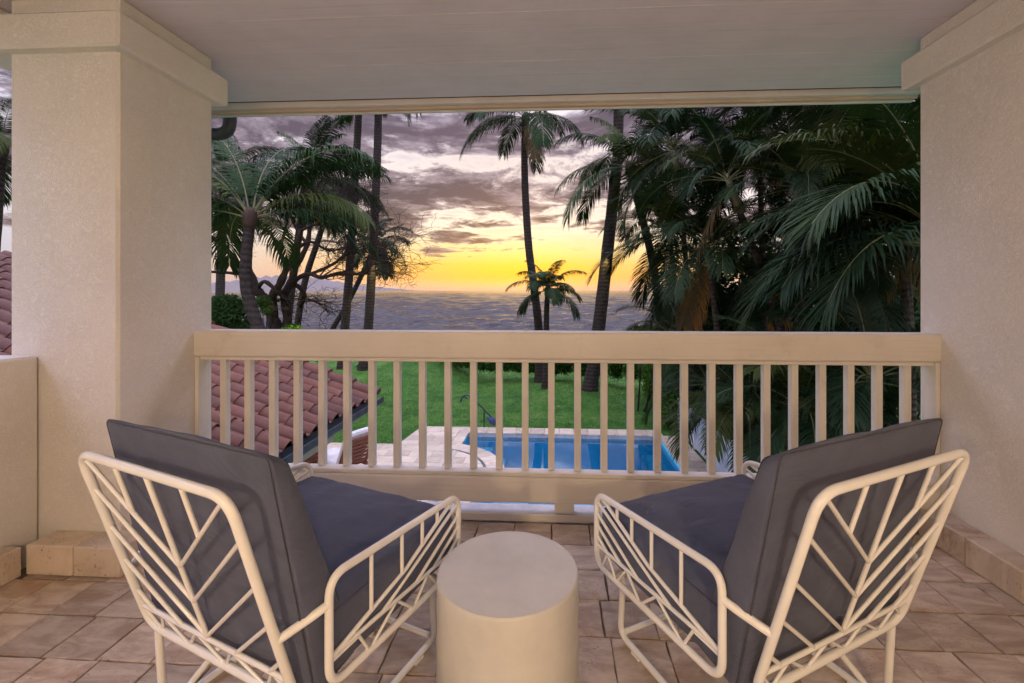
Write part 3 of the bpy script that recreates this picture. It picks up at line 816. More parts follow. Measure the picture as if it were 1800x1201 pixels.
regB = [(B_.x,B_.y),(-2.815,B_.y),(-2.815,13.70),(A_.x,13.70)]
regC = [q for q in ring if q[0] > -2.655]
# convex hull of the near region (the arc bulges outwards)
for reg in (regA, regB, regC):
    j = 0; y = 7.6
    while y < 13.7:
        x = -7.6+(.3 if j % 2 else 0)
        while x < -1.4:
            r_ = [(x+.004,y+.004),(x+.596,y+.004),(x+.596,y+.396),(x+.004,y+.396)]
            p = poly_clip(r_, reg)
            if len(p) > 2 and area(p) > .006: deckpart('paver', p, GZ-.03, GZ+.008+.0015*((j+int(x*7))%2), M_paver)
            x += .6
        y += .4; j += 1

# pool handrail with its navy cover
hr = thing('pool_handrail', onz(851,752,GZ+.012), 'dark curved pool handrail with a navy cover at the water edge', 'handrail')
D0 = F*(ZC-GZ)/(752-HY)
def hp(px, py): return at(px,py,D0)-hr.location
pts = [hp(810,707), hp(811,700), hp(815,696), hp(821,694), hp(830,701), hp(845,714), hp(858,728), hp(868,737)]
mb = MB(); mb.tube(fillet(pts,.08,3), .022, 8); mb.tube([hp(815,696), hp(822,701)], .02, 8); build('rail', mb, M_rod, hr, 60)
mb = MB(); mb.tube([hp(851,723), hp(851,752.5)], .02, 8); build('post', mb, M_rod, hr, 60)
c = hp(862,738); mb = MB()
mb.tube([hp(857,734), hp(862,737), hp(867,741), hp(870,746)], [.03,.09,.12,.06], 10); build('cover', mb, M_navy, hr, 50)

# white fence right of the pool
fn = thing('fence', (3.76, 10.5, GZ), 'low white fence with pale panels along the right side of the pool', 'fence')
yy = 7.2
while yy < 14.0:
    bpart(fn, 'fence_post', (3.705, yy, GZ), (3.80, yy+.10, GZ+1.06), M_fence, .01)
    if yy < 13.5: bpart(fn, 'fence_panel', (3.735, yy+.102, GZ+.04), (3.765, yy+1.218, GZ+.98), M_fencep, .004)
    yy += 1.32 if False else 1.22
# fallen leaves on the lawn
for k, (px, py) in enumerate(((982,720),(1095,716),(1098,724),(1095,735),(1246,732),(992,691),(1093,700),(931,732))):
    p = onz(px,py,GZ+.02); p.z = gz_(p.x,p.y)+.035
    mb = MB(); s = .09 if k == 0 else .055
    mb.add([(-s,0,0),(0,-s*.45,.02),(s,0,.01),(0,s*.45,.025)], [(0,1,2),(0,2,3)])
    o = build('fallen_leaf', mb, M_dry, None); o.location = p; o.rotation_euler.z = k*1.3
    tag(o, ('large tan fallen leaf on the lawn between the two palm bases', 'dry fallen leaf on the lawn right of the thick palm base', 'dry fallen leaf in front of another one, right of the thick palm base', 'reddish dry leaf on the lawn close to the right end of the pool', 'dry leaf lying by the fence at the far right corner of the pool', 'pale fallen leaf on the lawn just left of the thick palm base', 'small fallen leaf on the lawn below the far right hedge', 'tiny dry leaf on the lawn in front of the slender palm')[k], 'leaf', 'fallen leaves on the lawn')

# ------------------------------------------------------------------ tile-roofed pool house, lower left
TH = math.atan(.38); EX, EZ = -3.0, -.455; YFAR, YNEAR = 7.30, 2.95
ph = thing('pool_house', (-5.5, 5.2, GZ), 'low cream pool house with a terracotta tile roof below the balcony', 'house')
def rw(s, y, h=0):      # point on the roof: s metres up the slope from the eave, h above it
    return Vector((EX-s*math.cos(TH)+h*math.sin(TH)*1.0, y, EZ+s*math.sin(TH)+h*math.cos(TH)))-ph.location
SL = 6.6
mb = MB()
q = [rw(0,YNEAR,-.03), rw(0,YFAR,-.03), rw(SL,YFAR,-.03), rw(SL,YNEAR,-.03)]
q2 = [rw(0,YNEAR,-.10), rw(0,YFAR,-.10), rw(SL,YFAR,-.10), rw(SL,YNEAR,-.10)]
mb.add(q+q2, [(0,1,2,3),(7,6,5,4)]+[(i,4+i,4+(i+1)%4,(i+1)%4) for i in range(4)])
roof = build('roof', mb, M_soffit, ph)
tw, tl, ex_ = .272, .425, .345
def tile_mb():
    mb = MB(); nseg = 12; prof = []
    for i in range(nseg+1):
        w = i/nseg
        z = .072*math.sin(math.pi*w/.60) if w < .60 else -.020*math.sin(math.pi*(w-.60)/.40)
        prof.append((w*(tw+.022), z+.022))
    def P(s, y, z): return (-s*math.cos(TH)+z*math.sin(TH), y, s*math.sin(TH)+z*math.cos(TH))
    vs = []; k = nseg+1
    for s, lift in ((0,.026),(tl,.0)):
        vs += [P(s, y, z+lift) for y, z in prof]; vs += [P(s, y, z+lift-.016) for y, z in prof]
    fs = []
    for i in range(nseg):
        fs += [(i,i+1,2*k+i+1,2*k+i), (k+i+1,k+i,3*k+i,3*k+i+1), (i+1,i,k+i,k+i+1)]
    fs += [(0,2*k,3*k,k), (nseg,k+nseg,3*k+nseg,2*k+nseg)]
    mb.add(vs, fs); return mb
tmesh = tile_mb().mesh('roof_tile', True, [M_terra]); tmesh.set_sharp_from_angle(angle=R(50))
rg = random.Random(9); far = MB(); tmb = tile_mb()
ncol = int((YFAR-YNEAR)/tw)
for c in range(ncol):
    for r in range(int(SL/ex_)):
        y = YFAR-.10-(c+1)*tw; p = rw(-.05+r*ex_, y)
        if r < 9 and c < 15:
            o = link('roof_tile', tmesh, roof, p+Vector((0,rg.uniform(-.004,.004),rg.uniform(-.003,.004)))); o.rotation_euler.x = rg.uniform(-.02,.02)
        else: far.add([(Vector(v)+p) for v in tmb.v], tmb.f)
tag(build('roof_tile_field', far, M_terra, roof, 50), kind='stuff')
# barrel caps along the far verge
capm = MB()
def Pc(s, y, z): return Vector((-s*math.cos(TH)+z*math.sin(TH), y, s*math.sin(TH)+z*math.cos(TH)))
vs = []; n = 12
for s, r_, l in ((0,.118,.03),(.02,.122,.03),(.50,.095,.0)):
    for j in range(n+1):
        a = math.pi*j/n; vs.append(Pc(s, r_*math.cos(a), r_*math.sin(a)+l))
fs = [(i*(n+1)+j,i*(n+1)+j+1,(i+1)*(n+1)+j+1,(i+1)*(n+1)+j) for i in range(2) for j in range(n)]+[tuple(range(n+1))[::-1]]
capm.add(vs, fs); cme = capm.mesh('verge_cap', True, [M_terra]); cme.set_sharp_from_angle(angle=R(50))
for r in range(15):
    link('verge_cap', cme, roof, rw(-.08+r*.44, YFAR-.03, .035))
for zz_ in (0,):   # verge board
    mb = MB(); mb.add([rw(-.02,YFAR+.08,.03), rw(SL,YFAR+.08,.03), rw(SL,YFAR+.08,-.17), rw(-.02,YFAR+.08,-.17), rw(-.02,YFAR+.04,.03), rw(SL,YFAR+.04,.03), rw(SL,YFAR+.04,-.17), rw(-.02,YFAR+.04,-.17)],
                      [(0,1,2,3),(7,6,5,4),(0,4,5,1),(1,5,6,2),(2,6,7,3),(3,7,4,0)]); build('verge_board', mb, M_wallout, ph)
# gutter: an open trough along the eave
gp_ = [(.0,.02),(.0,-.10),(.03,-.125),(.10,-.125),(.135,-.09),(.14,.0),(.128,.0),(.123,-.085),(.095,-.112),(.034,-.112),(.012,-.092),(.012,.02)]
mb = MB(); k = len(gp_); vs = []
for y in (YNEAR, YFAR+.10): vs += [(EX+.02+p[0]-ph.location.x, y-ph.location.y, EZ-.02+p[1]-ph.location.z) for p in gp_]
mb.add(vs, [(i,(i+1)%k,k+(i+1)%k,k+i) for i in range(k)]+[tuple(range(k))[::-1], tuple(range(k,2*k))]); build('gutter', mb, M_gutter, ph)
bpart(ph, 'eave_board', (EX-.05, YNEAR, EZ-.17), (EX+.015, YFAR+.03, EZ-.015), M_gutter, .004)
bpart(ph, 'wall', (-3.66, YNEAR, -1.10), (-3.50, 7.02, EZ+.02), M_wallout, .01)
bpart(ph, 'wall', (-9.2, 6.86, GZ), (-5.2, 7.02, EZ+.35), M_wallout, .01)
bpart(ph, 'wall', (-3.66, YNEAR, GZ), (-3.50, YNEAR+.5, -1.103), M_wallout, .01)
bpart(ph, 'wall', (-9.2, YNEAR, GZ), (-9.0, 6.85, 1.2), M_wallout, .01)
bpart(ph, 'floor_slab', (-9.3, YNEAR, GZ-.05), (-3.3, 7.3, GZ+.015), M_paver, .01)

# teak lounge chairs on the deck
def teak(label, p, rz):
    t = thing('lounge_chair', p, label, 'lounge chair', 'teak loungers on the pool deck', rz)
    # local: x right, y forward (away from the back), back leans to -y
    def bx(name, lo, hi, mat=M_teak, b=.006, par=t): mb = MB(); mb.bbox(lo, hi, b); return build(name, mb, mat, par)
    for s in (-1,1):
        for y in (-.25,.75): bx('leg', (s*.36-.03,y-.03,0),(s*.36+.03,y+.03,.34))
        bx('side_rail', (s*.36-.025,-.3,.28),(s*.36+.025,.85,.36))
    for i in range(9): bx('seat_slat', (-.335,-.25+i*.12,.345),(.335,-.17+i*.12,.372))
    bk = link('backrest', None, t, (0,-.25,.36)); bk.rotation_euler.x = R(24)
    for s in (-1,1): bx('back_post', (s*.35-.03,-.025,0),(s*.35+.03,.025,.78), M_teak, .006, bk)
    for i in range(7): bx('back_slat', (-.318,-.012,.05+i*.105),(.318,.012,.125+i*.105), M_teak, .004, bk)
    me = cushion(.64,.12,.80,.02,.045,seed=4); me.materials.clear(); me.materials.append(M_white)
    link('back_pad', me, t, (0,-.06+-.30+.05,.80)).rotation_euler.x = R(24)
    me = cushion(.66,1.0,.12,.02,.045,seed=5); me.materials.clear(); me.materials.append(M_white)
    link('seat_pad', me, t, (0,.30,.435))
    return t
pz = onz(606,845,GZ); teak('teak lounge chair with white cushions, slatted back towards the balcony', (pz.x, pz.y, GZ+.01), R(62))
pz = onz(535,850,GZ); teak('teak lounge chair with white cushions half hidden under the tiled roof', (pz.x-.15, pz.y, GZ+.01), R(62))

# ------------------------------------------------------------------ sea, shore and island
rg = np.random.default_rng(12); NR, NC = 460, 300; D0_, D1_ = 60.0, 2600.0
Dr = D0_*(D1_/D0_)**(np.arange(NR)/(NR-1)); U = np.linspace(-1.45, 1.45, NC)
GX = Dr[:,None]*U[None,:]; GY = np.repeat(Dr[:,None], NC, 1); step = Dr[:,None]*math.log(D1_/D0_)/(NR-1)*1.0
GZs = np.zeros_like(GX)
for wi in range(96):
    lam = 1.6*(9/1.6)**rg.uniform(0,1) if wi < 70 else 9*(48/9)**rg.uniform(0,1); th = rg.normal(0,.55)+math.pi/2*1.0; kx, ky = math.cos(th)*6.283/lam, math.sin(th)*6.283/lam
    amp = .0105*lam**.90 if wi < 70 else .0040*lam; fade = np.clip((lam/step-2.2)/2.0, 0, 1)
    ph_ = rg.uniform(0,6.28); wobble = .8*np.sin(GX*.035+rg.uniform(0,6))+.8*np.sin(GY*.03+rg.uniform(0,6))
    sn = np.sin(GX*kx+GY*ky+ph_+wobble); GZs += amp*fade*(sn+.25*(1-np.abs(sn))*2-.25)
mb = MB(); mb.v = np.stack([GX, GY, -5.9+GZs], 2).reshape(-1,3).tolist()
ii = (np.arange(NR-1)[:,None]*NC+np.arange(NC-1)[None,:]).reshape(-1)
mb.f = np.stack([ii, ii+1, ii+NC+1, ii+NC], 1).tolist(); mb.mi = [0]*len(mb.f)
e = 1.45*D1_
mb.add([(-e,D1_,-5.9),(e,D1_,-5.9),(60000,45000,-5.9),(-60000,45000,-5.9)], [(0,1,2,3)])
tag(build('sea', mb, M_sea, None, True), kind='structure')
mb = MB(); prof = [(300,0),(340,10),(372,13),(400,16),(425,19),(455,24),(480,25.5),(505,24.5),(530,24),(550,24.5),(570,20),(600,15),(630,11),(660,7),(700,3),(735,0)]
Di = 14000; vs = []; fs = []
rg = random.Random(2); pts_ = []
for a, b in zip(prof[:-1], prof[1:]):
    for k in range(6):
        t = k/6; pts_.append((a[0]+(b[0]-a[0])*t, max(0,(a[1]+(b[1]-a[1])*t)+rg.uniform(-.3,.3))))
pts_.append(prof[-1])
for px, h in pts_:
    for d, f_ in ((Di-1800,0),(Di-700,.62),(Di,1.0),(Di+1500,.4),(Di+2500,0)):
        w = cam2w((px-PX)/F*Di, d, 0); w.z = -5.9-1+h/F*Di*f_*(1+.10*math.sin(px*.35+d)); vs.append(w)
k = len(pts_)
for i in range(k-1):
    for j in range(4): fs.append((i*5+j, i*5+j+1, (i+1)*5+j+1, (i+1)*5+j)[::-1])
mb = MB(); mb.add(vs, fs); tag(build('island', mb, M_island, None, True), kind='structure')

# ------------------------------------------------------------------ palms
def frond_mesh(name, L, e0, droop, nl, ll, lw, hang, seed, mat, vee=.28, bend=0., tipang=34, stalk=.14, wind=0.):
    rg = random.Random(seed); mb = MB(); N = 22
    P = [Vector((0,0,0))]; T = []; Y = []
    for i in range(N):
        t = i/(N-1); e = R(e0)-R(droop)*t**1.35; yw = R(bend)*t*t
        d = Vector((math.cos(e)*math.cos(yw), math.cos(e)*math.sin(yw), math.sin(e))); T.append(d)
        if i < N-1: P.append(P[-1]+d*(L/(N-1)))
    def samp(t):
        u = t*(N-1); i = min(int(u), N-2); w = u-i
        return P[i].lerp(P[i+1], w), T[i].lerp(T[i+1], w).normalized()
    mb.tube(P, [max(.003, .021*L/3*(1-.93*(i/(N-1))**.8)) for i in range(N)], 5, False, 1)
    tw = rg.uniform(-.3,.3)
    for i in range(nl):
        t = stalk+(1-stalk)*(i+.5)/nl
        p, d = samp(t)
        yv = Vector((0,0,1)).cross(d)
        if yv.length < .15: yv = Vector((0,1,0))
        yv.normalize(); nv = d.cross(yv).normalized()
        a2 = tw*t; yv, nv = yv*math.cos(a2)+nv*math.sin(a2), nv*math.cos(a2)-yv*math.sin(a2)
        prof = (.35+.65*math.sin(math.pi*min(1,(t-stalk)/(1-stalk)*.78+.16)))*(1 if t < .93 else .8)
        for s in (-1,1):
            if rg.random() < .03: continue
            ang = R(72-(72-tipang)*t+rg.uniform(-6,6)); l = ll*prof*rg.uniform(.85,1.12)
            dd = (d*math.cos(ang)+yv*s*math.sin(ang)+nv*(vee*(1-.5*t)+rg.uniform(-.08,.08))).normalized()
            wv = dd.cross(nv).normalized()*lw*.5*rg.uniform(.8,1.15)
            hg = hang*rg.uniform(.75,1.3)
            q0 = p+yv*s*.004; g_ = Vector((wind,wind*.3,-1))
            q1 = q0+dd*l*.34+g_*l*hg*.10; q2 = q0+dd*l*.70+g_*l*hg*.45; q3 = q0+dd*l*(1-.25*hg)+g_*l*hg*.95
            mb.add([q0-wv*.35, q0+wv*.35, q1+wv, q1-wv, q2+wv*.75, q2-wv*.75, q3], [(0,1,2,3),(3,2,4,5),(5,4,6)])
    return mb.mesh(name, False, [mat, M_stalk])
ELEV = [78, 58, 38, 18, -6, -34]
DRO = [62, 78, 84, 82, 66, 44]
COCO = {}; AREC = {}
for i, e in enumerate(ELEV):
    COCO[i] = [frond_mesh('frond', 3.4, e, DRO[i]+dd, 76, .86, .042, .62, 100+i*7+k, M_palm, .18, bend=bb, wind=.0) for k, (dd, bb) in enumerate(((0,10),(14,-16)))]
    AREC[i] = [frond_mesh('frond', 2.4, e, DRO[i]*.88+dd, 82, .70, .027, .36, 300+i*7+k, M_palm2, .42, bend=bb, tipang=24, stalk=.16) for k, (dd, bb) in enumerate(((0,8),(16,-14)))]
YOUNG = {i: [frond_mesh('frond', 3.2, e, DRO[i]*1.05+dd, 72, .95, .056, .55, 500+i*7+k, M_palm, .25, bend=bb) for k, (dd, bb) in enumerate(((0,10),(14,-16)))] for i, e in enumerate(ELEV)}
DEAD = [frond_mesh('frond', 2.0, -55, 30, 40, .6, .035, 1.0, 900+k, M_dead, .1) for k in range(2)]
def palm(name, label, group, path, D, r0, r1, fronds, scale, kind, seed, trunk=True, base=None, shaft=None, el=(0,5), azb=None, dead=0, fset=None):
    """path: pixel points from the foot up, all at distance D (or with their own)"""
    pts = [at(p[0],p[1],p[2] if len(p) > 2 else D) for p in path]
    if base is None:
        b = pts[0].copy(); b.z = GZ-.05
        if pts[0].z > GZ+.3: pts = [b]+pts
    root = thing(name, pts[0], label, 'palm tree', group); o = pts[0]
    # smooth the trunk
    sm = []
    k = len(pts)
    for i in range(k-1):
        p0 = pts[max(i-1,0)]; p1 = pts[i]; p2 = pts[i+1]; p3 = pts[min(i+2,k-1)]
        for j in range(8):
            t = j/8; sm.append(.5*((2*p1)+(p2-p0)*t+(2*p0-5*p1+4*p2-p3)*t*t+(3*p1-p0-3*p2+p3)*t*t*t))
    sm.append(pts[-1]); n = len(sm)
    rr = []
    for i in range(n):
        t = i/(n-1); r = r0+(r1-r0)*t
        if sm[i].z-GZ < .9: r *= 1+.45*(1-(sm[i].z-GZ)/.9)
        rr.append(r*(1+.025*math.sin(i*2.4)))
    mb = MB(); mb.tube([p-o for p in sm], rr, 12); build('trunk', mb, M_trunk if kind == 'coco' else M_trunk2, root, True)
    top = sm[-1]-o; ax = (sm[-1]-sm[-3]).normalized()
    if kind == 'coco':
        mb = MB(); mb.tube([top-ax*.22, top-ax*.10, top+ax*.08, top+ax*.26], [r1*1.05, r1*1.35, r1*1.4, r1*.7], 12); build('crown_base', mb, M_boot, root, True)
        org = top+ax*.12
    else:
        sl = shaft or .7
        mb = MB(); mb.tube([top-ax*.02, top+ax*.1, top+ax*sl*.5, top+ax*sl], [r1*1.05, r1*1.45, r1*1.25, r1*.75], 12); build('crownshaft', mb, M_shaft, root, True)
        org = top+ax*sl*.96
    rg = random.Random(seed); S = fset or (COCO if kind == 'coco' else AREC)
    ga = rg.uniform(0, 6.28)
    for i in range(fronds):
        t = i/max(1,fronds-1); e = el[0]+(el[1]-el[0])*t
        ei = max(0, min(5, int(round(e+rg.uniform(-.4,.4)))))
        az = ga+i*2.39996+rg.uniform(-.25,.25)
        if azb is not None: az = azb[0]+azb[1]*math.sin(az)
        o2 = link('frond', S[ei][rg.randrange(2)], root, org-ax*.12*t+Vector((math.cos(az),math.sin(az),0))*r1*.5)
        s = scale*rg.uniform(.85,1.1); o2.scale = (s,s,s); o2.rotation_euler.z = az
    for i in range(dead):
        o2 = link('dead_frond', DEAD[i%2], root, org-ax*.25); az = rg.uniform(0,6.28); o2.rotation_euler.z = az; o2.scale = (scale,)*3
        o2['label'] = 'dry brown hanging frond'
    return root
G1 = 'tall coconut palms on the lawn'; G2 = 'feathery garden palms on the right'
palm('coconut_palm', 'tall coconut palm trunk, left one of the tall pair on the left', G1, [(600,662),(606,580),(614,480),(622,350),(629,230),(633,118)], 21.8, .22, .155, 16, 1.0, 'coco', 1, el=(0,4.6))
palm('coconut_palm', 'tall coconut palm trunk carrying the lit floodlight, right one of the tall pair', G1, [(636,663),(647,580),(655,450),(661,330),(665,200),(664,95)], 21.6, .23, .165, 16, 1.0, 'coco', 2, el=(0,4.6))
palm('coconut_palm', 'leaning palm with a small crown behind the floodlit trunk', G1, [(560,640),(583,582),(610,535),(640,475),(660,428)], 23.5, .15, .12, 15, .66, 'coco', 3, el=(0,5), dead=1, fset=YOUNG)
palm('coconut_palm', 'large windblown coconut palm next to the left pillar with curved trunk', G1, [(480,640),(455,580),(434,510),(433,450),(440,385)], 10.2, .155, .11, 19, .98, 'coco', 14, el=(0,3.3), azb=(R(95), 1.75), dead=0)
palm('coconut_palm', 'bushy coconut palm crown behind the bare twisted tree', G1, [(500,610),(506,560),(520,450),(534,360),(541,318)], 17.0, .16, .12, 17, .80, 'coco', 5, el=(0,3.8), azb=(R(80), 2.1), dead=2)
palm('coconut_palm', 'coconut palm crown leaning right beyond the bare twisted tree', G1, [(520,600),(535,500),(560,420),(584,345)], 19.5, .15, .11, 14, .78, 'coco', 26, el=(0,4.0), azb=(R(60), 1.9), dead=1)
palm('coconut_palm', 'slim far palm trunk close to the edge of the left pillar', G1, [(386,560),(388,480),(391,400),(396,300)], 26, .26, .2, 14, 1.0, 'coco', 7, el=(0,4.5))
palm('coconut_palm', 'tall slender palm with curved bare trunk in the middle of the view', G1, [(949,678),(947,580),(938,500),(929,430),(923,330),(922,250),(924,208)], 19.9, .20, .135, 15, .98, 'coco', 8, el=(.6,3.9), dead=1)
palm('coconut_palm', 'small young palm with low crown beside the slender trunk', G1, [(958,692),(960,600),(961,545),(963,512)], 18.3, .13, .10, 18, .52, 'coco', 9, el=(0,4.2), fset=YOUNG)
palm('coconut_palm', 'thick leaning palm trunk with a fixture, rising out of view right of centre', G1, [(1035,699),(1052,580),(1068,440),(1080,330),(1086,260),(1089,100)], 17.6, .27, .19, 15, 1.0, 'coco', 10, el=(0,3.0))
palm('coconut_palm', 'coconut palm with spreading fronds behind the leaning trunk', G1, [(1166,640),(1158,540),(1145,450),(1120,350),(1108,296)], 16.0, .16, .13, 17, .96, 'coco', 31, el=(.3,4.6), dead=1)
palm('coconut_palm', 'palm seen in the gap left of the left pillar', G1, [(-20,560),(-8,400),(2,260)], 12, .14, .11, 14, .6, 'coco', 77, el=(0,4.6))
AR = [  # label, path, D, scale, fronds, elev range, azimuth bias
 ('areca palm with green crownshaft on a leaning ringed trunk', [(1385,640),(1340,480),(1301,372)], 9.5, .95, 15, (0,3.6), None, .85),
 ('palm with pale upright crownshaft in the middle of the right thicket', [(1408,640),(1407,480),(1405,386)], 8.6, .95, 15, (0,3.8), None, .75),
 ('tall palm whose fronds hang in from the upper right corner of the view', [(1600,640),(1575,400),(1545,190)], 8.2, 1.1, 17, (1,5), None, .6),
 ('tall palm crown just under the eave above the thicket', [(1450,640),(1440,400),(1432,190)], 10.5, 1.2, 17, (1,5), None, .6),
 ('feathery palm at the left edge of the thicket near the eave', [(1215,640),(1205,450),(1190,300)], 13.0, 1.35, 18, (0,5), None, .7),
 ('feathery palm drooping over the sea horizon at the thicket edge', [(1195,640),(1190,540),(1180,440)], 13.6, 1.2, 17, (.5,5), None, .6),
 ('mid height palm in the heart of the thicket', [(1265,640),(1258,560),(1248,470)], 11.0, 1.05, 17, (0,5), None, .6),
 ('near palm sending long arching fronds leftwards past the right wall', [(1735,640),(1715,540),(1690,480)], 6.6, 1.5, 14, (1.0,3.4), (R(170), .75), .5),
 ('palm with drooping dry leaves low in the right thicket', [(1515,680),(1508,600),(1500,500)], 9.0, 1.0, 16, (0,5), None, .6),
 ('dark palm close to the right wall', [(1600,640),(1595,500),(1588,370)], 8.4, 1.05, 16, (0,5), None, .6),
 ('palm crown in the upper middle of the thicket', [(1345,640),(1340,450),(1335,290)], 12.0, 1.2, 17, (0,5), None, .7),
 ('low palm behind the balusters beside the pool fence', [(1248,800),(1246,740),(1244,690)], 11.0, .85, 14, (0,4.6), None, .3),
 ('low palm behind the balusters right of the pool', [(1330,860),(1325,800),(1320,735)], 8.6, .9, 15, (0,4.6), None, .3),
 ('low palm behind the right armchair arm', [(1420,880),(1415,800),(1410,740)], 7.4, .85, 15, (0,4.6), None, .3),
 ('low palm behind the balusters near the right wall', [(1550,860),(1545,760),(1535,690)], 7.0, .95, 15, (0,4.6), None, .3),
 ('low palm under the top rail in the middle of the thicket', [(1465,760),(1460,700),(1455,640)], 9.6, .95, 15, (0,4.6), None, .3),
 ('small palm low at the left foot of the thicket', [(1185,690),(1182,650),(1180,600)], 14.5, .9, 14, (0,4.6), None, .3),
 ('palm filling the back of the thicket below the eave', [(1520,640),(1510,420),(1500,300)], 12.5, 1.25, 17, (0,5), None, .6),
 ('palm filling the back of the thicket above the rail', [(1400,640),(1395,560),(1390,470)], 12.8, 1.2, 17, (0,5), None, .6),
]
for k, (lb, path, D, s, nf, el, azb, sh) in enumerate(AR):
    palm('areca_palm', lb, G2, path, D, .085, .062, nf+4, s*.9, 'areca', 50+k*3, el=el, azb=azb, shaft=sh, dead=(4 if 'dry' in lb else (2 if k % 3 == 0 else 0)))

# ------------------------------------------------------------------ bare twisted tree on the left
tr = thing('bare_tree', at(490,600,15), 'gnarled bare tree with twisting dark branches behind the left palm', 'tree'); tr.location.z = GZ
o_ = tr.location.copy()
def W(px, py, d=15): return at(px,py,d)-o_
LIMB = [  # (points, radius px at start/end)
 ([(492,700),(488,600),(480,560),(470,530),(452,510),(440,480)], 26, 12),
 ([(488,600),(478,530,14.8),(492,500,14.6),(505,470,14.5),(520,440,14.4),(530,405,14.2)], 18, 6),
 ([(500,620),(505,560),(500,520),(512,495),(520,470),(540,430),(545,390)], 17, 7),
 ([(440,480),(415,462,14.6),(400,440,14.4),(385,425,14.2),(368,415,14)], 10, 5),
 ([(440,480),(425,440,15.3),(408,420,15.5),(395,395,15.6),(372,380,15.8)], 11, 5),
 ([(425,440,15.3),(412,410),(412,380),(405,350)], 8, 4),
 ([(452,510),(430,485,15.4),(405,480,15.5),(370,478,15.6)], 8, 5),
 ([(500,520),(520,492),(545,482,14.6),(565,488,14.4),(600,480,14.2),(640,482,14),(650,470,13.8)], 10, 3.5),
 ([(545,482,14.6),(575,470,14.3),(600,455,14.2),(620,440,14.2),(650,445,14)], 6, 2.5),
 ([(520,440,14.4),(545,425,14.6),(575,440,14.8),(600,438,15)], 6, 3),
 ([(505,470,14.5),(490,440,14.8),(475,410,15),(455,400,15.2)], 8, 3.5),
 ([(490,440,14.8),(500,410,14.9),(505,380,15),(498,355,15)], 6, 3),
 ([(540,430),(520,400,15.3),(510,370,15.4),(520,345,15.5)], 6, 3),
 ([(545,390),(560,365,15.2),(555,335,15.3),(570,310,15.4)], 6, 2.5),
 ([(530,405,14.2),(555,395,14.2),(580,400,14.3),(605,390,14.4)], 5, 2),
 ([(512,495),(535,515,15.2),(528,540,15.4)], 9, 6),
 ([(452,510),(465,495,14.7),(490,515,14.6),(503,530)], 6, 8),
 ([(600,455,14.2),(612,430,14.2),(606,405,14.2),(618,385,14.2)], 3.5, 1.5),
]
twig = MB(); rg = random.Random(21)
def grow(p, d, L, r, depth):
    pts = [p]; n = 5; q = p.copy(); dd = d.copy()
    for i in range(n):
        dd = (dd+Vector((rg.uniform(-.34,.34),rg.uniform(-.34,.34),rg.uniform(-.26,.24)))).normalized()
        q = q+dd*(L/n); pts.append(q.copy())
    twig.tube(pts, [max(.0045, r*(1-.7*i/n)) for i in range(n+1)], 4 if depth else 5, False)
    if depth < 3:
        for k in range(4 if depth < 2 else 3):
            i = rg.randrange(2, n+1)
            nd = (dd*.7+Vector((rg.uniform(-.9,1.0),rg.uniform(-.8,.8),rg.uniform(-.55,.8)))).normalized()
            grow(pts[i], nd, L*rg.uniform(.55,.8), r*.55, depth+1)
trunk_mb = MB()
for li, (pts, ra, rb) in enumerate(LIMB):
    P3 = [W(*p) for p in pts]; k = len(P3); sm = []
    for i in range(k-1):
        p0 = P3[max(i-1,0)]; p1 = P3[i]; p2 = P3[i+1]; p3 = P3[min(i+2,k-1)]
        for j in range(5):
            t = j/5; sm.append(.5*((2*p1)+(p2-p0)*t+(2*p0-5*p1+4*p2-p3)*t*t+(3*p1-p0-3*p2+p3)*t*t*t))
    sm.append(P3[-1]); n = len(sm)
    rr = [(ra+(rb-ra)*(i/(n-1)))/F*15*.5*(1+.12*math.sin(i*1.7+li)) for i in range(n)]
    mb = MB(); mb.tube(sm, rr, 10); build('trunk' if li == 0 else 'branch', mb, M_bark, tr, True)
    if li > 2:
        for q in range(7 if li in (7,8,9,14,17) else 4):
            i = rg.randrange(n//3, n); d = (sm[min(i+1,n-1)]-sm[max(i-1,0)]).normalized()
            nd = (d*.6+Vector((rg.uniform(-.4,1.0),rg.uniform(-.6,.6),rg.uniform(-.3,.9)))).normalized()
            grow(sm[i], nd, rg.uniform(.7,1.25), rr[i]*.45, 0)
# fine twigs of the long right limb reaching towards the sea
for q in range(16):
    p = W(rg.uniform(640,668), rg.uniform(440,485), 14)
    grow(p, Vector((1,rg.uniform(-.3,.3),rg.uniform(-.35,.35))).normalized(), rg.uniform(.6,.95), .016, 1)
tag(build('twigs', twig, M_bark, tr), kind='stuff')

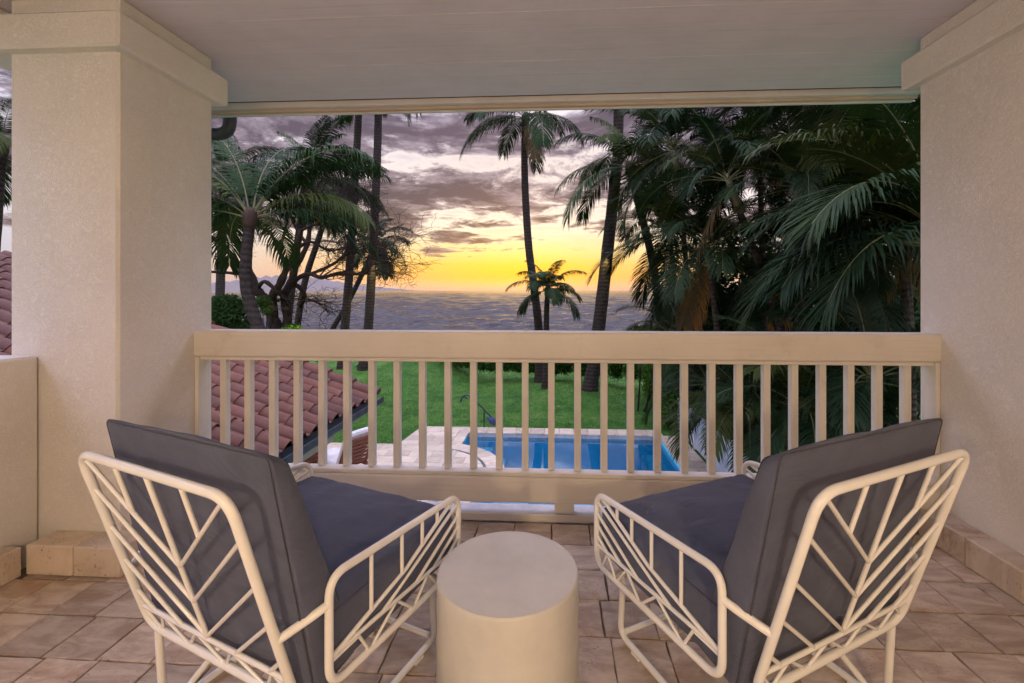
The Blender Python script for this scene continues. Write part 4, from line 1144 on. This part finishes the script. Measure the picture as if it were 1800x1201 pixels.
# ------------------------------------------------------------------ hedges and shrubs
def wl(pts): return [onz(px,py,GZ) for px,py in pts]
def hedge(name, label, line, hgt, wid, n, size, mat, seed, cat='hedge', stems=True, group=None):
    o0 = line[0].copy(); root = thing(name, o0, label, cat, group)
    blobs = []; rg = random.Random(seed); st = MB()
    for a, b in zip(line[:-1], line[1:]):
        L_ = (b-a).length; k = max(1, int(L_/.55))
        for i in range(k):
            p = a.lerp(b, (i+.5)/k)-o0; hh = hgt*rg.uniform(.88,1.1)
            for lv in range(3):
                c = (p.x+rg.uniform(-.12,.12), p.y+rg.uniform(-.12,.12), hh*(.22+.28*lv)); blobs.append((c, (.5*rg.uniform(.85,1.15), wid*.5*rg.uniform(.85,1.15), hh*.26)))
            for q in range(3):
                b0 = Vector((p.x+rg.uniform(-.25,.25), p.y+rg.uniform(-.2,.2), 0)); st.tube([b0, b0+Vector((rg.uniform(-.2,.2),rg.uniform(-.2,.2),hh*.7))], [.018,.008], 4, False)
    build('foliage', leaf_cloud(blobs, n, size, seed), mat, root)
    build('stems', st, M_bark, root)
    # added dark core so that light does not pass straight through
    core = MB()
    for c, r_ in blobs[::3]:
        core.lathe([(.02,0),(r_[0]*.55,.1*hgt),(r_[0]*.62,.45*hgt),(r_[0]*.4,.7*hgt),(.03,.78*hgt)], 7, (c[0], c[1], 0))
    build('light_block_core', core, M_shrub_d, root, True)
    return root
far_line = wl([(655,634),(700,637),(747,643),(791,655),(837,667),(915,672),(1007,676),(1069,681),(1125,688)])
for p in far_line: p.z = GZ+(.35 if p.x < -4 else .1); p.y += .5
hedge('hedge', 'long clipped green hedge at the far end of the lawn', far_line, 1.4, 1.0, 26000, .070, M_hedge, 4)
hedge('hedge', 'leafy hedge along the right side of the lawn beyond the pool', wl([(1140,690),(1152,705),(1168,728),(1190,757)]), 2.3, 1.1, 12000, .075, M_hedge, 6)
def shrub(name, label, blobs, n, size, mat, seed, group=None, zg=GZ):
    b0 = blobs[0]; root = thing(name, (b0[0][0], b0[0][1], zg), label, 'shrub', group)
    bl = [((Vector(c)-root.location)[:], r_) for c, r_ in blobs]
    build('foliage', leaf_cloud(bl, n, size, seed, .45), mat, root)
    st = MB(); rg = random.Random(seed)
    for c, r_ in bl:
        b = Vector((rg.uniform(-.15,.15), rg.uniform(-.15,.15), 0)); c = Vector(c); st.tube([b, b.lerp(c,.5)+Vector((rg.uniform(-.1,.1),0,0)), c], [.035,.025,.01], 5, False)
    build('stems', st, M_bark, root); return root
B = lambda px,py,D,r: (at(px,py,D), r)
shrub('shrub', 'dark green leafy shrub beside the left pillar behind the roof', [B(392,545,11,(.42,.4,.36)), B(415,560,11,(.4,.4,.33)), B(380,575,11.2,(.5,.4,.4)), B(425,590,11,(.5,.4,.36)), B(400,535,11.4,(.33,.4,.25))], 5200, .055, M_shrub, 8)
shrub('shrub', 'small shrub lit yellow from below near the twisted tree', [B(513,580,13.5,(.28,.25,.17)), B(500,592,13.5,(.3,.25,.2)), B(526,590,13.5,(.2,.25,.14))], 1500, .05, M_hedge, 12)
shrub('shrub', 'thin leafy sprig shrub in the fork of the twisted tree', [B(462,530,13.8,(.22,.25,.18)), B(470,545,13.8,(.18,.25,.16))], 420, .06, M_shrub, 13)
shrub('shrub', 'dark rounded shrub at the left foot of the right thicket', [B(1128,586,15.5,(.5,.4,.28)), B(1160,592,15.5,(.6,.5,.4)), B(1195,580,15.5,(.6,.5,.5))], 4200, .06, M_shrub, 14)
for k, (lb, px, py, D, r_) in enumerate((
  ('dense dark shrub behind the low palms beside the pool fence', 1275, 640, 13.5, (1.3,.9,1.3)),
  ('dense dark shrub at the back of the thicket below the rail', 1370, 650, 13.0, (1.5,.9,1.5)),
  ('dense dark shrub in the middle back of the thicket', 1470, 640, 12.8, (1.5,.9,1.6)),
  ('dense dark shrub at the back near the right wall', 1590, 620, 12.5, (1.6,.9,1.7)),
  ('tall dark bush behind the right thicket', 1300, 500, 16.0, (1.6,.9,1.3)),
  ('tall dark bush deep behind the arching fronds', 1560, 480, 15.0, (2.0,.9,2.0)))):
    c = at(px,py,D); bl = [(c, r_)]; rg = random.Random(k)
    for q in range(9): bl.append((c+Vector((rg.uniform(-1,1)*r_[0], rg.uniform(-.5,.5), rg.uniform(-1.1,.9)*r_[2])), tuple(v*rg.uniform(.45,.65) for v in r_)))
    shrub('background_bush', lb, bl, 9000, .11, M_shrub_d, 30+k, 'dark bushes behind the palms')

# ------------------------------------------------------------------ hammock, lamps in the palms
hm = thing('hammock', at(622,650,22.5), 'white hammock end tied to the tall palm', 'hammock')
mb = MB(); vs = []
e0 = at(634,636,22.2)-hm.location; e1 = at(560,640,23.5)-hm.location
for i in range(13):
    t = i/12; c = e0.lerp(e1,t)+Vector((0,0,-.9*math.sin(math.pi*t))); w = .45*math.sin(math.pi*t)**.6
    for s in (-1,-.5,0,.5,1): vs.append(c+Vector((0,s*w,.10*s*s*w)))
mb.add(vs, [(i*5+j,i*5+j+1,(i+1)*5+j+1,(i+1)*5+j) for i in range(12) for j in range(4)])
build('cloth', mb, M_white, hm, True)

def floodlight(label, px, py, D, power, target, lit=True):
    t = thing('floodlight', at(px,py,D), label, 'lamp', 'floodlights strapped to palm trunks')
    mb = MB(); mb.bbox((-.16,-.10,-.06),(.16,.10,.08),.02); build('housing', mb, M_black, t)
    mb = MB(); mb.tube([(-.1,.05,.02),(.0,.25,.1)], .03, 8); build('bracket', mb, M_black, t)
    mb = MB(); mb.lathe([(.02,-.075),(.075,-.075),(.085,-.06),(.02,-.055)], 14); build('lens', mb, M_lampglow if lit else M_white, t)
    ld = bpy.data.lights.new('lamp_beam', 'SPOT'); ld.energy = power; ld.color = (1, .74, .22); ld.spot_size = R(44); ld.spot_blend = .5; ld.shadow_soft_size = .05
    lo_ = bpy.data.objects.new('lamp_beam', ld); col.objects.link(lo_); lo_.parent = t; lo_.location = (0,0,-.11)
    d = (at(*target)-t.location); lo_.rotation_euler = d.to_track_quat('-Z','Y').to_euler()
floodlight('lit floodlight glowing on the right trunk of the tall pair', 665, 443, 21.15, 200, (652,500,21.6))
floodlight('small dark floodlight fixture on the thick leaning palm trunk', 1067, 441, 17.2, 60, (1060,490,17.6), False)
gl_ = thing('assumed_garden_light', at(512,600,13.0), 'assumed small garden light below the yellow lit shrub', 'lamp')  # fixture not seen, assumed from the yellow light on the shrub
mb = MB(); mb.lathe([(.03,-.3),(.03,0),(.05,.02),(.05,.08)], 10); build('housing', mb, M_black, gl_, 40)
ld = bpy.data.lights.new('lamp_beam','SPOT'); ld.energy = 60; ld.color = (1,.7,.15); ld.spot_size = R(120); ld.shadow_soft_size = .04
lo_ = bpy.data.objects.new('lamp_beam', ld); col.objects.link(lo_); lo_.parent = gl_; lo_.location = (0,0,.12); lo_.rotation_euler = (R(180-25),0,0)

# ------------------------------------------------------------------ evening haze over the sea
mb = MB(); mb.box((-62000, -70, -8.2), (62000, 47000, 500))
hz = bpy.data.materials.new('haze_air'); hz.use_nodes = True; hz.node_tree.nodes.clear()
gh = NG(hz.node_tree); pv = gh.n('ShaderNodeVolumePrincipled'); pv.inputs['Color'].default_value = (.96, .90, .84, 1); pv.inputs['Density'].default_value = 6e-6; pv.inputs['Anisotropy'].default_value = .65
ho = gh.n('ShaderNodeOutputMaterial'); gh.put(ho.inputs['Volume'], pv.outputs[0])
tag(build('haze', mb, hz), 'thin evening haze over the garden and the sea', 'haze', kind='stuff')
